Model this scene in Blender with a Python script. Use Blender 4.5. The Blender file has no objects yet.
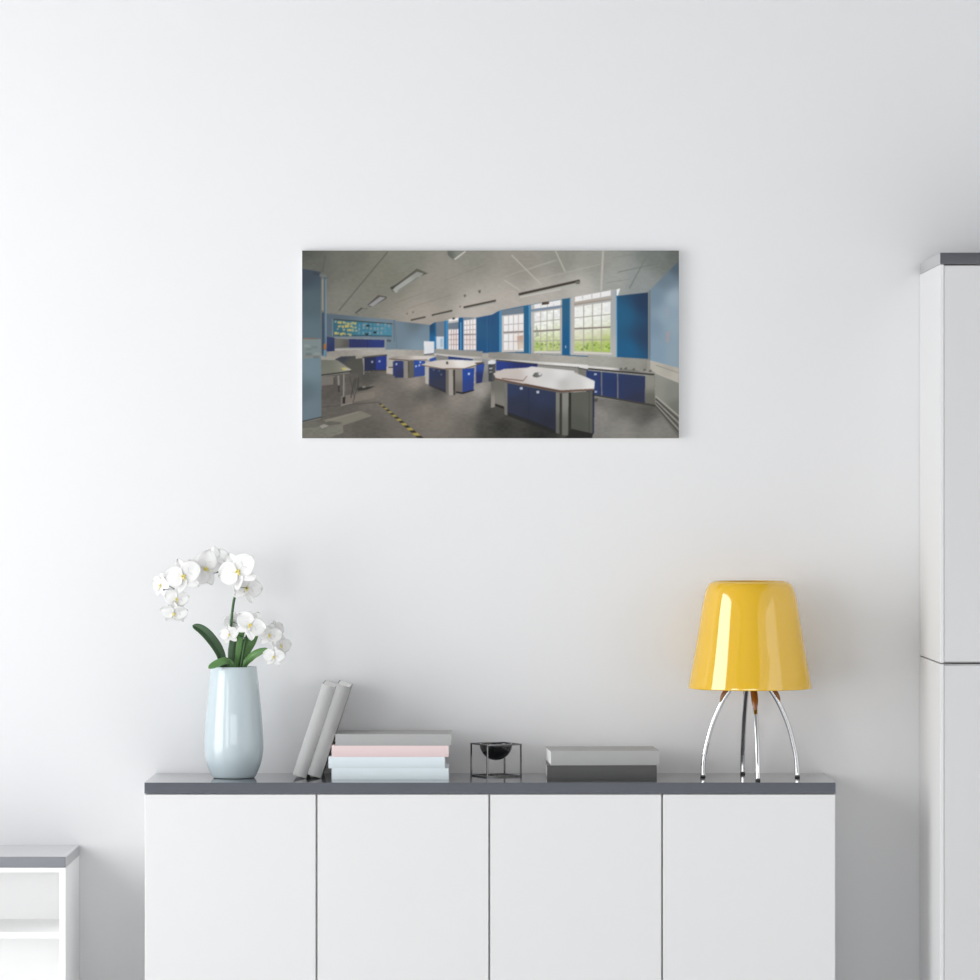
import bpy, bmesh, math, random
import numpy as np
from mathutils import Vector, Matrix

random.seed(7)
C = bpy.context.scene.collection
D, F, CZ = 12.3, 4575.6, 1.611          # camera distance to the wall, focal length (px of a 980 frame), camera height
TOPZ = 0.85                             # sideboard top


def P(px, py, y):
    return Vector(((px - 490) * (D + y) / F, y, CZ - (py - 490) * (D + y) / F))


# ------------------------------------------------------------------ materials
def lin(c):
    c = c / 255.0
    return c / 12.92 if c <= 0.04045 else ((c + 0.055) / 1.055) ** 2.4


def mat(name, col, rough=0.5, metal=0.0, coat=0.0, bump=0.0, scale=200.0, vary=0.03, spec=0.5, trans=0.0, sub=0.0, coat_rough=0.03, ior=1.5):
    m = bpy.data.materials.new(name)
    m.use_nodes = True
    nt = m.node_tree
    b = nt.nodes['Principled BSDF']
    tc = nt.nodes.new('ShaderNodeTexCoord')
    n = nt.nodes.new('ShaderNodeTexNoise')
    n.inputs['Scale'].default_value = scale
    n.inputs['Detail'].default_value = 3
    nt.links.new(tc.outputs['Object'], n.inputs['Vector'])
    mx = nt.nodes.new('ShaderNodeMix')
    mx.data_type = 'RGBA'
    mx.inputs[6].default_value = tuple(v * (1 - vary) for v in col) + (1,)
    mx.inputs[7].default_value = tuple(min(1, v * (1 + vary)) for v in col) + (1,)
    nt.links.new(n.outputs['Fac'], mx.inputs[0])
    nt.links.new(mx.outputs[2], b.inputs['Base Color'])
    b.inputs['Roughness'].default_value = rough
    b.inputs['Metallic'].default_value = metal
    b.inputs['Coat Weight'].default_value = coat
    b.inputs['Coat Roughness'].default_value = coat_rough
    b.inputs['Specular IOR Level'].default_value = spec
    b.inputs['IOR'].default_value = ior
    if sub:
        b.inputs['Subsurface Weight'].default_value = sub
        b.inputs['Subsurface Radius'].default_value = (0.02, 0.012, 0.005)
        b.inputs['Subsurface Scale'].default_value = 0.5
    if bump:
        bp = nt.nodes.new('ShaderNodeBump')
        bp.inputs['Strength'].default_value = bump
        bp.inputs['Distance'].default_value = 0.001
        nt.links.new(n.outputs['Fac'], bp.inputs['Height'])
        nt.links.new(bp.outputs['Normal'], b.inputs['Normal'])
    if trans:
        t = nt.nodes.new('ShaderNodeBsdfTranslucent')
        nt.links.new(mx.outputs[2], t.inputs['Color'])
        s = nt.nodes.new('ShaderNodeMixShader')
        s.inputs[0].default_value = trans
        nt.links.new(b.outputs[0], s.inputs[1])
        nt.links.new(t.outputs[0], s.inputs[2])
        nt.links.new(s.outputs[0], nt.nodes['Material Output'].inputs['Surface'])
    return m


M_WALL = mat('wall_paint', (0.80, 0.803, 0.811), 0.9, bump=0.02, scale=60, vary=0.006, spec=0.2)
M_CEIL = mat('ceiling_paint', (0.32, 0.32, 0.32), 0.9, vary=0.01, spec=0.2)
M_FLOOR = mat('floor_boards', (0.80, 0.80, 0.795), 0.5, vary=0.08, scale=8)
M_WHITE = mat('white_lacquer', (0.765, 0.765, 0.765), 0.45, vary=0.004, scale=30, spec=0.35)
M_SHELF = mat('bright_white_lacquer', (0.93, 0.93, 0.928), 0.45, vary=0.004, scale=30, spec=0.35)
M_DOOR = mat('light_grey_lacquer', (0.66, 0.66, 0.66), 0.45, vary=0.004, scale=30, spec=0.35)
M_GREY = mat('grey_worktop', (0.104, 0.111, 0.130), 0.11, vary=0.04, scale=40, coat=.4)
M_GREY_LIT = mat('grey_worktop_lit', (0.19, 0.197, 0.225), 0.06, vary=0.03, scale=40, ior=1.6, coat=1.0)  # worktop grey lightened: stronger light on the left put into the colour
M_GREY_SHADED = mat('grey_panel_shaded', (0.050, 0.053, 0.066), 0.08, vary=0.04, scale=40, coat=1.0)  # worktop grey darkened: light falloff to the right put into the colour
M_VASE = mat('pale_blue_glaze', (0.53, 0.62, 0.655), 0.35, coat=0.8, vary=0.01)
M_SHADE = mat('yellow_lacquer', (0.80, 0.475, 0.002), 0.3, coat=1.0, vary=0.01, sub=0.0, spec=0.0)
M_SHADE.node_tree.nodes['Principled BSDF'].inputs['Coat IOR'].default_value = 1.95
M_AMBER = mat('amber_plastic', (0.24, 0.075, 0.008), 0.3, coat=0.4, vary=0.05)
M_CHROME = mat('chrome', (0.66, 0.665, 0.675), 0.05, metal=1.0, vary=0.005)
M_BLACK = mat('black_lacquer', (0.006, 0.006, 0.006), 0.18, vary=0.1, coat=0.6)
M_FRAME = mat('black_chromed_metal', (0.16, 0.16, 0.16), 0.15, metal=1.0, vary=0.1)
M_RUBBER = mat('black_rubber', (0.02, 0.02, 0.02), 0.6, vary=0.1)
M_PAGES = mat('book_paper', (0.93, 0.925, 0.91), 0.85, vary=0.06, scale=900, bump=0.1)
M_BGREY = mat('grey_book_cloth', (0.42, 0.42, 0.418), 0.6, vary=0.05, scale=700, bump=0.05)
M_BDARK = mat('charcoal_book_cloth', (0.080, 0.080, 0.078), 0.55, vary=0.06, scale=700, bump=0.05)
M_BLIGHT = mat('light_grey_book_cloth', (0.42, 0.42, 0.415), 0.6, vary=0.05, scale=700, bump=0.05)
M_BSPINE = mat('pale_grey_book_cloth', (0.45, 0.45, 0.448), 0.6, vary=0.05, scale=700, bump=0.05)
M_BLEAN = mat('mid_grey_book_cloth', (0.36, 0.36, 0.358), 0.6, vary=0.05, scale=700, bump=0.05)
M_PINK = mat('pink_book_cloth', (0.83, 0.66, 0.655), 0.6, vary=0.03, scale=700, bump=0.05)
M_BLUE = mat('pale_blue_book_cloth', (0.77, 0.86, 0.895), 0.6, vary=0.03, scale=700, bump=0.05)
M_PETAL = mat('orchid_petal', (0.94, 0.94, 0.93), 0.6, vary=0.015, scale=60, trans=0.25, spec=0.2)
M_LIP = mat('orchid_lip', (0.86, 0.72, 0.20), 0.5, vary=0.25, scale=120)
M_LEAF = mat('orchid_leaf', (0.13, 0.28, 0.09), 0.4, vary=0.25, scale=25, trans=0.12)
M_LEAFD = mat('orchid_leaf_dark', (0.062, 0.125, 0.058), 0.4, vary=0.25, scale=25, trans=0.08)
M_STEM = mat('orchid_stem', (0.035, 0.10, 0.03), 0.45, vary=0.15, scale=50)
M_BUD = mat('stem_tip', (0.05, 0.05, 0.02), 0.5, vary=0.15, scale=50)


# ------------------------------------------------------------------ mesh helpers
def link(name, bm, m, parent=None, smooth=False, bevel=0.0, seg=2):
    me = bpy.data.meshes.new(name)
    bmesh.ops.recalc_face_normals(bm, faces=bm.faces[:])
    bm.to_mesh(me)
    bm.free()
    o = bpy.data.objects.new(name, me)
    C.objects.link(o)
    for mm in (m if isinstance(m, (list, tuple)) else [m]):
        me.materials.append(mm)
    if smooth:
        for p in me.polygons:
            p.use_smooth = True
    if bevel:
        b = o.modifiers.new('bevel', 'BEVEL')
        b.width = bevel
        b.segments = seg
        b.limit_method = 'ANGLE'
    if parent:
        o.parent = parent
    return o


def box(bm, x0, x1, y0, y1, z0, z1):
    v = [bm.verts.new((x, y, z)) for x in (x0, x1) for y in (y0, y1) for z in (z0, z1)]
    for f in ((0, 1, 3, 2), (4, 6, 7, 5), (0, 4, 5, 1), (2, 3, 7, 6), (0, 2, 6, 4), (1, 5, 7, 3)):
        bm.faces.new([v[i] for i in f])


def boxobj(name, b, m, parent=None, bevel=0.0, loc=(0, 0, 0)):
    bm = bmesh.new()
    box(bm, b[0] - loc[0], b[1] - loc[0], b[2] - loc[1], b[3] - loc[1], b[4] - loc[2], b[5] - loc[2])
    return link(name, bm, m, parent, bevel=bevel)


def thing(name, label, cat, loc=(0, 0, 0), group=None):
    o = bpy.data.objects.new(name, None)
    o.empty_display_size = 0.05
    C.objects.link(o)
    o.location = loc
    o['label'] = label
    o['category'] = cat
    if group:
        o['group'] = group
    return o


def struct(o):
    o['kind'] = 'structure'
    return o


def catmull(pts, n):
    pts = [Vector(p) for p in pts]
    q = [pts[0] * 2 - pts[1]] + pts + [pts[-1] * 2 - pts[-2]]
    out = []
    for i in range(1, len(q) - 2):
        a, b, c, d = q[i - 1:i + 3]
        for k in range(n):
            t = k / n
            out.append(0.5 * ((2 * b) + (c - a) * t + (2 * a - 5 * b + 4 * c - d) * t * t + (3 * b - a - 3 * c + d) * t ** 3))
    out.append(pts[-1])
    return out


def lathe(bm, prof, seg=96):
    rings = []
    for r, z in prof:
        if r < 1e-6:
            rings.append([bm.verts.new((0, 0, z))])
        else:
            rings.append([bm.verts.new((r * math.cos(2 * math.pi * k / seg), r * math.sin(2 * math.pi * k / seg), z)) for k in range(seg)])
    for a, b in zip(rings, rings[1:]):
        for k in range(seg):
            k2 = (k + 1) % seg
            f = [a[k % len(a)], a[k2 % len(a)], b[k2 % len(b)], b[k % len(b)]]
            g = []
            for v in f:
                if v not in g:
                    g.append(v)
            if len(g) > 2:
                bm.faces.new(g)


def tube(bm, pts, rad, seg=14, cap=True):
    pts = [Vector(p) for p in pts]
    n = len(pts)
    rr = rad if isinstance(rad, (list, tuple)) else [rad] * n
    rings = []
    nrm = None
    for i, p in enumerate(pts):
        t = (pts[min(i + 1, n - 1)] - pts[max(i - 1, 0)]).normalized()
        if nrm is None:
            nrm = t.orthogonal().normalized()
        nrm = (nrm - t * nrm.dot(t)).normalized()
        b = t.cross(nrm)
        rings.append([bm.verts.new(p + (nrm * math.cos(2 * math.pi * k / seg) + b * math.sin(2 * math.pi * k / seg)) * rr[i]) for k in range(seg)])
    for a, b in zip(rings, rings[1:]):
        for k in range(seg):
            bm.faces.new((a[k], a[(k + 1) % seg], b[(k + 1) % seg], b[k]))
    if cap:
        bm.faces.new(rings[0][::-1])
        bm.faces.new(rings[-1])


# ------------------------------------------------------------------ the room
RX0, RX1, RY0, RH = -3.8, 3.2, -13.2, 4.2
struct(boxobj('floor', (RX0 - .2, RX1 + .2, RY0, 0.2, -0.12, 0), M_FLOOR))
struct(boxobj('ceiling', (RX0 - .2, RX1 + .2, RY0, 0.2, RH, RH + .12), M_CEIL))
struct(boxobj('wall_back', (RX0 - .2, RX1 + .2, 0, 0.2, 0, RH), M_WALL))
FW = (-3.4, 2.9, 0.8, 2.8)               # made-up wide window behind the camera, added for frontal fill
bm = bmesh.new()
box(bm, RX0 - .2, FW[0], RY0 - .2, RY0, 0, RH)
box(bm, FW[1], RX1 + .2, RY0 - .2, RY0, 0, RH)
box(bm, FW[0], FW[1], RY0 - .2, RY0, 0, FW[2])
box(bm, FW[0], FW[1], RY0 - .2, RY0, FW[3], RH)
struct(link('wall_front', bm, mat('dark_wall_paint', (0.2, 0.2, 0.205), 0.9, spec=0.1)))


def side_wall(name, x0, x1, wy0, wy1, wz0, wz1):
    bm = bmesh.new()
    box(bm, x0, x1, RY0, wy0, 0, RH)
    box(bm, x0, x1, wy1, 0, 0, RH)
    box(bm, x0, x1, wy0, wy1, 0, wz0)
    box(bm, x0, x1, wy0, wy1, wz1, RH)
    return struct(link(name, bm, M_WALL))


LW = (-4.0, -1.0, 0.03, 3.45)
LW2 = (-10.5, -6.0, 0.2, 2.4)  # made-up second window, added for fill from the front left
RW = (-5.0, -1.0, 0.06, 2.6)
bm = bmesh.new()
for wy0, wy1 in ((RY0, LW2[0]), (LW2[1], LW[0]), (LW[1], 0)):
    box(bm, RX0 - .2, RX0, wy0, wy1, 0, RH)
for w_ in (LW, LW2):
    box(bm, RX0 - .2, RX0, w_[0], w_[1], 0, w_[2])
    box(bm, RX0 - .2, RX0, w_[0], w_[1], w_[3], RH)
struct(link('wall_left', bm, M_WALL))
side_wall('wall_right', RX1, RX1 + .2, *RW)


def window(name, x0, x1, w):
    bm = bmesh.new()
    t = 0.05
    box(bm, x0, x1, w[0], w[0] + t, w[2], w[3])
    box(bm, x0, x1, w[1] - t, w[1], w[2], w[3])
    box(bm, x0, x1, w[0] + t, w[1] - t, w[2], w[2] + t)
    box(bm, x0, x1, w[0] + t, w[1] - t, w[3] - t, w[3])
    return struct(link(name, bm, M_WHITE))


window('window_1', RX0 - .14, RX0 - .08, LW)
window('fill_window_side', RX0 - .14, RX0 - .08, LW2)
window('window_2', RX1 + .08, RX1 + .14, RW)
bm = bmesh.new()
for x in np.linspace(FW[0], FW[1] - .05, 4):
    box(bm, x, x + .05, RY0 - .12, RY0 - .06, FW[2], FW[3])
struct(link('fill_window_front', bm, M_WHITE))


def area_light(name, x, w, radiance, rot, col, front=False):
    l = bpy.data.lights.new(name, 'AREA')
    l.shape = 'RECTANGLE'
    l.size, l.size_y = w[3] - w[2], w[1] - w[0]
    l.energy = radiance * math.pi * l.size * l.size_y
    l.color = col
    o = bpy.data.objects.new(name, l)
    C.objects.link(o)
    o.location = (x, (w[0] + w[1]) / 2, (w[2] + w[3]) / 2)
    o.rotation_euler = (0, rot, 0)
    if front:
        l.size, l.size_y = l.size_y, l.size
        o.location = ((w[0] + w[1]) / 2, x, (w[2] + w[3]) / 2)
        o.rotation_euler = (math.pi / 2, 0, 0)
    return o


area_light('fill_light_side', RX0 - .19, LW2, 4.6, -math.pi / 2, (0.994, 0.996, 1.0))  # added fill lamp behind the made-up side window
area_light('daylight_left', RX0 - .19, LW, 5.0, -math.pi / 2, (0.994, 0.996, 1.0))
area_light('fill_light_front', RY0 - .19, FW, 3.6, 0, (0.994, 0.996, 1.0), True)  # added frontal fill, no known source behind the camera
area_light('daylight_right', RX1 + .19, RW, 1.0, math.pi / 2, (0.994, 0.996, 1.0))

w = bpy.data.worlds.new('world')
bpy.context.scene.world = w
w.use_nodes = True
w.node_tree.nodes['Background'].inputs[0].default_value = (0.9, 0.95, 1, 1)
w.node_tree.nodes['Background'].inputs[1].default_value = 0.5

# ------------------------------------------------------------------ sideboard
t = thing('sideboard', 'long white four-door sideboard with a grey top under the wall picture', 'sideboard')
SX = 0.8990
boxobj('carcass', (-SX + .002, SX - .002, -.379, -.003, .07, TOPZ - .0295), M_WHITE, t, .001)
boxobj('plinth', (-SX + .03, SX - .03, -.35, -.02, 0, .07), M_WHITE, t)
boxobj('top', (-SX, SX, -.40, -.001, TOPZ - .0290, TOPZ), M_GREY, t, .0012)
edges = [-SX + .001, (316.6 - 490) / 384.5, (489.4 - 490) / 384.5, (662.2 - 490) / 384.5, SX - .001]
for i in range(4):
    boxobj('door', (edges[i] + (.0025 if i else 0), edges[i + 1] - (.0025 if i < 3 else 0), -.398, -.3792, .075, TOPZ - .0310), M_WHITE, t, .0015)

# ------------------------------------------------------------------ tall cabinet, two stacked units
CX, CXR, SEAM, CTOP = 1.155, 1.755, 1.166, 2.22
for nm, z0, z1, lab in (('base_cabinet', 0.0, SEAM - .002, 'lower white unit of the tall cabinet at the right edge, below the seam'),
                        ('top_cabinet', SEAM + .0015, CTOP - .030, 'upper white unit of the tall cabinet at the right edge, under a grey cap')):
    t = thing(nm, lab, 'cabinet')
    bm = bmesh.new()
    box(bm, CX, CX + .0095, -.56, -.002, z0, z1)
    box(bm, CXR - .0095, CXR, -.56, -.002, z0, z1)
    box(bm, CX + .0095, CXR - .0095, -.54, -.002, z0, z0 + .018)
    box(bm, CX + .0095, CXR - .0095, -.54, -.002, z1 - .018, z1)
    box(bm, CX + .0095, CXR - .0095, -.02, -.002, z0 + .018, z1 - .018)
    link('carcass', bm, M_WHITE, t, bevel=.001)
    boxobj('door', (CX + .0101, CXR - .0101, -.559, -.541, z0 + .003, z1 - .003), M_DOOR, t, .0015)
    if nm == 'top_cabinet':
        boxobj('cap', (CX, CXR, -.562, -.002, CTOP - .0295, CTOP), M_GREY_SHADED, t, .0012)['label'] = 'grey cap panel'

# ------------------------------------------------------------------ low open shelf unit
LX1, LX0, LT = -1.1038, -2.3, .657
t = thing('shelf_unit', 'low open white shelf unit with a grey top in the bottom left corner', 'shelf unit')
boxobj('top', (LX0, LX1, -.40, -.001, LT - .028, LT), M_GREY_LIT, t, .0012)
for a, b in ((LX0, LX0 + .016), (LX1 - .016, LX1)):
    boxobj('side_panel', (a, b, -.398, -.002, 0, LT - .0285), M_SHELF, t, .0008)
boxobj('top_rail', (LX0 + .016, LX1 - .016, -.398, -.022, LT - .0405, LT - .0285), M_SHELF, t, .0008)
boxobj('back_panel', (LX0 + .016, LX1 - .016, -.021, -.003, .02, LT - .0285), M_SHELF, t)
boxobj('shelf', (LX0 + .0165, LX1 - .0165, -.385, -.022, .443, .459), M_SHELF, t, .001)
boxobj('shelf', (LX0 + .0165, LX1 - .0165, -.385, -.022, .18, .196), M_SHELF, t, .001)
boxobj('base_panel', (LX0 + .016, LX1 - .016, -.39, -.002, 0.0, .018), M_SHELF, t, .001)

# ------------------------------------------------------------------ vase
VY = -.2
vs = F / (D + VY)
vx = (233.8 - 490) / vs
prof_px = [(18.8, 779), (21.5, 776.5), (25.2, 769), (28.2, 760), (29.7, 748), (29.4, 736), (28.2, 718), (26.3, 698), (24.6, 680), (23.0, 667)]
out = [(r / vs, (777.8 - p) / vs) for r, p in prof_px]
out[0] = (out[0][0], 0.0)
sm = [(v.x, v.y) for v in catmull([(a, b, 0) for a, b in out], 6)]
top = sm[-1]
th = .004
inner = [(max(r - th, .01), z) for r, z in sm[::-1] if z > .012]
prof = [(0, 0)] + sm + [(top[0] - .001, top[1] + .0012), (top[0] - .003, top[1] + .0012)] + inner + [(0, .012)]
bm = bmesh.new()
lathe(bm, prof)
v = link('vase', bm, M_VASE, smooth=True)
v.location = (vx, VY, TOPZ)
v['label'] = 'tall pale blue ceramic vase holding a white orchid on the sideboard'
v['category'] = 'vase'
VTOP = TOPZ + top[1]

# ------------------------------------------------------------------ orchid
orch = thing('orchid', 'white moth orchid with green strap leaves standing in the pale blue vase', 'orchid', (vx, VY, TOPZ + .02))
OO = Vector(orch.location)


def petal_bm(bm, L, W, ang, cup, root=0.0, twist=0.0, lift=0.0, nu=8, nv=9, point=0.6):
    """one tepal growing from the origin in the XY plane along angle ang (0 = +Y), face towards +Z"""
    d = Vector((math.sin(ang), math.cos(ang), 0))
    s = Vector((math.cos(ang), -math.sin(ang), 0))
    grid = []
    for j in range(nv + 1):
        u = j / nv
        wd = W * (math.sin(math.pi * min(1, (u ** point))) ** 0.55 if 0 < u < 1 else 0.0)
        wd = max(wd, W * .10 if j == 0 else W * .02)
        row = []
        for i in range(nu + 1):
            q = i / nu * 2 - 1
            z = cup * L * (u * u - u * .35) + lift * u * L - .20 * W * (q * q) * (1 if cup >= 0 else -1) * .8 + .03 * L * math.sin(q * 5 + u * 6 + ang) * u
            z += twist * q * W * u
            row.append(bm.verts.new(d * (root + L * u) + s * (wd * q) + Vector((0, 0, z))))
        grid.append(row)
    for a, b in zip(grid, grid[1:]):
        for i in range(nu):
            bm.faces.new((a[i], a[i + 1], b[i + 1], b[i]))


def solid(o, th):
    m = o.modifiers.new('solid', 'SOLIDIFY')
    m.thickness = th
    m.offset = 0
    return o


def flower(c, facing, R, up=(0, 0, 1), cup=-.12, spin=0.0):
    z = Vector(facing).normalized()
    u = Vector(up)
    u = (u - z * u.dot(z)).normalized()
    x = u.cross(z)
    mtx = Matrix((x, u, z)).transposed().to_4x4() @ Matrix.Rotation(spin, 4, 'Z')
    mtx.translation = c - OO
    bm = bmesh.new()
    petal_bm(bm, R * .95, R * .37, 0.0, cup)
    petal_bm(bm, R * .95, R * .33, math.radians(142), cup)
    petal_bm(bm, R * .95, R * .33, math.radians(-142), cup)
    for vv in bm.verts:
        vv.co.z -= R * .04
    f = solid(link('flower', bm, M_PETAL, orch, smooth=True), .0008)
    f.matrix_local = mtx
    for a in (1, -1):
        bm = bmesh.new()
        petal_bm(bm, R, R * .57, math.radians(75 * a), cup * .8, point=.74)
        solid(link('petal', bm, M_PETAL, f, smooth=True), .0008)
    RF, R = R, R * .68
    bm = bmesh.new()          # the lip: column, two side lobes and a forked tongue
    tube(bm, catmull([(0, .02 * R, 0), (0, .06 * R, .10 * R), (0, .03 * R, .20 * R)], 4), [.03 * R, .05 * R, .06 * R, .07 * R, .07 * R, .07 * R, .065 * R, .055 * R, .03 * R], 8)
    for a in (1, -1):
        tube(bm, catmull([(0, -.02 * R, .02 * R), (.10 * R * a, -.03 * R, .12 * R), (.14 * R * a, .04 * R, .22 * R)], 3), [.03 * R, .05 * R, .06 * R, .065 * R, .06 * R, .05 * R, .02 * R], 7)
    tube(bm, catmull([(0, -.03 * R, .02 * R), (0, -.16 * R, .14 * R), (0, -.30 * R, .15 * R), (0, -.36 * R, .22 * R)], 3), [.04 * R, .06 * R, .07 * R, .075 * R, .07 * R, .06 * R, .05 * R, .035 * R, .02 * R, .01 * R], 8)
    l = link('lip', bm, M_LIP, f, smooth=True)
    l['label'] = 'yellow lip at the centre of the flower'
    return f


K = 1 / vs
FL = [  # px, py, depth y, facing, radius in px, up, spin
    (238.0, 571.0, -.245, (-.25, -1, 0), 21.5, (-.5, 0, .85), 0),
    (246.5, 588.0, -.215, (.3, -1, .1), 16.5, (.35, 0, 1), 0),
    (216.5, 558.5, -.165, (.3, 1, .3), 14.5, (-.1, 0, 1), 0),
    (205.0, 568.5, -.225, (.15, -1, -.1), 19.5, (-.9, 0, .5), 0),
    (183.5, 576.0, -.25, (-.1, -1, .1), 19.5, (-.35, 0, 1), 0),
    (161.0, 585.5, -.20, (-.85, -.75, 0), 14.0, (.1, 0, 1), 0),
    (176.5, 599.0, -.235, (.1, -1, -.2), 13.0, (.1, 0, 1), 0),
    (174.0, 613.0, -.22, (-.1, -.8, -.6), 15.0, (0, -.5, .8), 0),
    (250.3, 625.0, -.275, (.05, -1, .15), 16.5, (.55, 0, .85), 0),
    (229.3, 634.5, -.235, (-.2, -1, .05), 10.5, (-.2, 0, 1), 0),
    (269.6, 635.2, -.25, (.1, -1, .05), 13.0, (.2, 0, 1), 0),
    (277.0, 630.0, -.195, (.8, -.6, .3), 11.5, (-.3, 0, 1), 0),
    (281.0, 645.8, -.235, (.6, -.9, -.05), 12.0, (.2, 0, 1), 0),
    (273.8, 656.6, -.26, (.0, -1, -.1), 11.5, (.1, 0, 1), 0),
    (233.5, 622.0, -.195, (-.3, 1, .2), 11.0, (0, 0, 1), 0),
]
# flower spikes
S1 = [(238, 740, -.19), (234, 690, -.19), (231, 660, -.195), (230.8, 630, -.2), (233.2, 605, -.2), (236.3, 588, -.2), (234.5, 577, -.2), (226, 571.5, -.2), (212, 572.8, -.2), (199, 575.4, -.2), (187, 578.5, -.2), (178, 585, -.2), (174.2, 595, -.2), (173, 607, -.2), (174, 613, -.205)]
S2 = [(236, 735, -.2), (238, 690, -.205), (242, 660, -.21), (246, 638, -.215), (252, 628, -.215), (261, 628, -.21), (271, 633, -.21), (277.5, 642, -.21), (276, 652, -.21), (274.5, 656, -.22)]


def spike(pts, r):
    bm = bmesh.new()
    c = catmull([P(*p) - OO for p in pts], 8)
    tube(bm, c, [r * (1 - .55 * i / len(c)) for i in range(len(c))], 10)
    return bm, [q + OO for q in c]


bm1, c1 = spike(S1, .0042)
bm2, c2 = spike(S2, .0038)
for i, (px, py, y, fc, R, up, spin) in enumerate(FL):
    c = P(px, py, y)
    flower(c, fc, R * K, up, spin=spin)
    tgt, bmx = (c1, bm1) if i < 8 else (c2, bm2)
    q = min(tgt, key=lambda a: (a - c).length)
    back = c - Vector(fc).normalized() * R * K * .18
    tube(bmx, catmull([q - OO, (q * .4 + back * .6) - OO + Vector((0, 0, .004)), back - OO, c - OO], 4), .0012, 7)
# pedicels with a dark bud at the end, as seen beside the outer flowers
buds = [(164, 589.8, -.262, 174.5, 589.2, -.2), (246.5, 588.0, -.255, 239, 588, -.2), (275.4, 631.0, -.245, 272, 634, -.21)]
for bx, by, bz, sx, sy, sz in buds:
    tube(bm1 if bx < 260 and by < 600 else bm2, catmull([P(sx, sy, sz) - OO, P((sx + bx) / 2, (sy + by) / 2 - .5, bz * .7 + sz * .3) - OO, P(bx, by, bz) - OO], 4), .0009, 7)
link('stem', bm1, M_STEM, orch, smooth=True)
link('stem', bm2, M_STEM, orch, smooth=True)
for bx, by, bz, *_ in buds:
    bm = bmesh.new()
    bmesh.ops.create_icosphere(bm, subdivisions=2, radius=.0030)
    for vv in bm.verts:
        vv.co.z *= .8
        vv.co += P(bx, by, bz) - OO
    link('bud', bm, M_BUD, orch, smooth=True)


def leaf(pts, width, m, side=(0, 0, 0), fold=.12, tipk=.9):
    pts = [P(*p) - OO for p in pts]
    c = catmull(pts, 7)
    n = len(c)
    bm = bmesh.new()
    rows = []
    NU = 8
    for i, p in enumerate(c):
        u = i / (n - 1)
        t = (c[min(i + 1, n - 1)] - c[max(i - 1, 0)]).normalized()
        s = t.cross(Vector((0, -1, 0)) + Vector(side)).normalized()
        nr = s.cross(t).normalized()
        wd = width * K * (min(1, .45 + 1.1 * u) * (max(0.0, 1 - max(0, (u - .6) / .4) ** 2.6)) ** .55 + .02)
        rows.append([bm.verts.new(p + s * wd * q + nr * (abs(q) ** .9 * -fold * wd * 1.7)) for q in [k / NU * 2 - 1 for k in range(NU + 1)]])
    for a, b in zip(rows, rows[1:]):
        for k in range(NU):
            bm.faces.new((a[k], a[k + 1], b[k + 1], b[k]))
    return solid(link('leaf', bm, m, orch, smooth=True), .0016)


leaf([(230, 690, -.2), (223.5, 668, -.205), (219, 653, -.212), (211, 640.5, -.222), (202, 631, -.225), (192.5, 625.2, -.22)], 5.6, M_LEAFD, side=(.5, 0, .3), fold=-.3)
leaf([(234, 680, -.225), (231, 665, -.24), (226, 661.5, -.255), (217, 664.5, -.266), (208.2, 668.2, -.272)], 4.6, M_LEAF, side=(0, 0, .9), fold=-.2)
leaf([(235, 695, -.2), (234.8, 668, -.205), (236, 650, -.215), (238.5, 636, -.215), (243.5, 625, -.2)], 4.6, M_LEAF, side=(-.4, 0, 0), fold=.4)
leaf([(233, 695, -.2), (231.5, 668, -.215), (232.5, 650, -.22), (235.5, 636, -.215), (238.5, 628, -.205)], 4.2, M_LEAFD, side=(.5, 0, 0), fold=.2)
leaf([(237, 695, -.19), (238.5, 668, -.19), (243.5, 652, -.2), (250, 641, -.2), (257, 630, -.19)], 6.4, M_LEAF, side=(.2, 0, .2), fold=.2)
leaf([(239, 690, -.2), (243.5, 667, -.21), (250, 657.5, -.225), (257, 652.5, -.235), (267.5, 648.6, -.24)], 3.9, M_LEAF, side=(.2, 0, .5), fold=.25)
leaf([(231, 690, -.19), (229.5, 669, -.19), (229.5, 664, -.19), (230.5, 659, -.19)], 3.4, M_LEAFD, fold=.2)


# ------------------------------------------------------------------ books
def book(label, L, W, T, m, mtx, group, r=.0016):
    """local axes: x along the spine, y from spine to fore edge, z through the thickness"""
    o = thing('book', label, 'book', group=group)
    o.matrix_world = mtx
    b = .0026
    arc = [(r * (2 * q - 1) ** 2, T * q) for q in [i / 14 for i in range(15)]]      # the spine, bowed by r
    inn = [(y + b, b + (T - 2 * b) * z / T) for y, z in arc]
    outer = [(W, 0)] + arc + [(W, T)]
    inner = [(W, b)] + inn + [(W, T - b)]
    bm = bmesh.new()
    A, B, A2, B2 = ([bm.verts.new((x, y, z)) for y, z in pts] for x, pts in ((0, outer), (L, outer), (0, inner), (L, inner)))
    for i in range(len(outer) - 1):
        k = i + 1
        bm.faces.new((A[i], A[k], B[k], B[i]))
        bm.faces.new((A2[k], A2[i], B2[i], B2[k]))
        bm.faces.new((A[k], A[i], A2[i], A2[k]))
        bm.faces.new((B[i], B[k], B2[k], B2[i]))
    for e in (0, -1):
        bm.faces.new((A[e], B[e], B2[e], A2[e]))
    link('cover', bm, m, o)
    boxobj('page_block', (.0008, L - .0008, r + b + .0004, W - .003, b + .0001, T - b - .0001), M_PAGES, o)['label'] = 'white page edges'
    return o


th = math.radians(18.1)


def lean(px_pivot):
    s = F / (D - .24)
    m = Matrix(((math.sin(th), 0, -math.cos(th)), (0, 1, 0), (math.cos(th), 0, math.sin(th)))).to_4x4()
    m.translation = Vector(((px_pivot - 490) / s, -.24, TOPZ + .0002))
    return m


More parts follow.
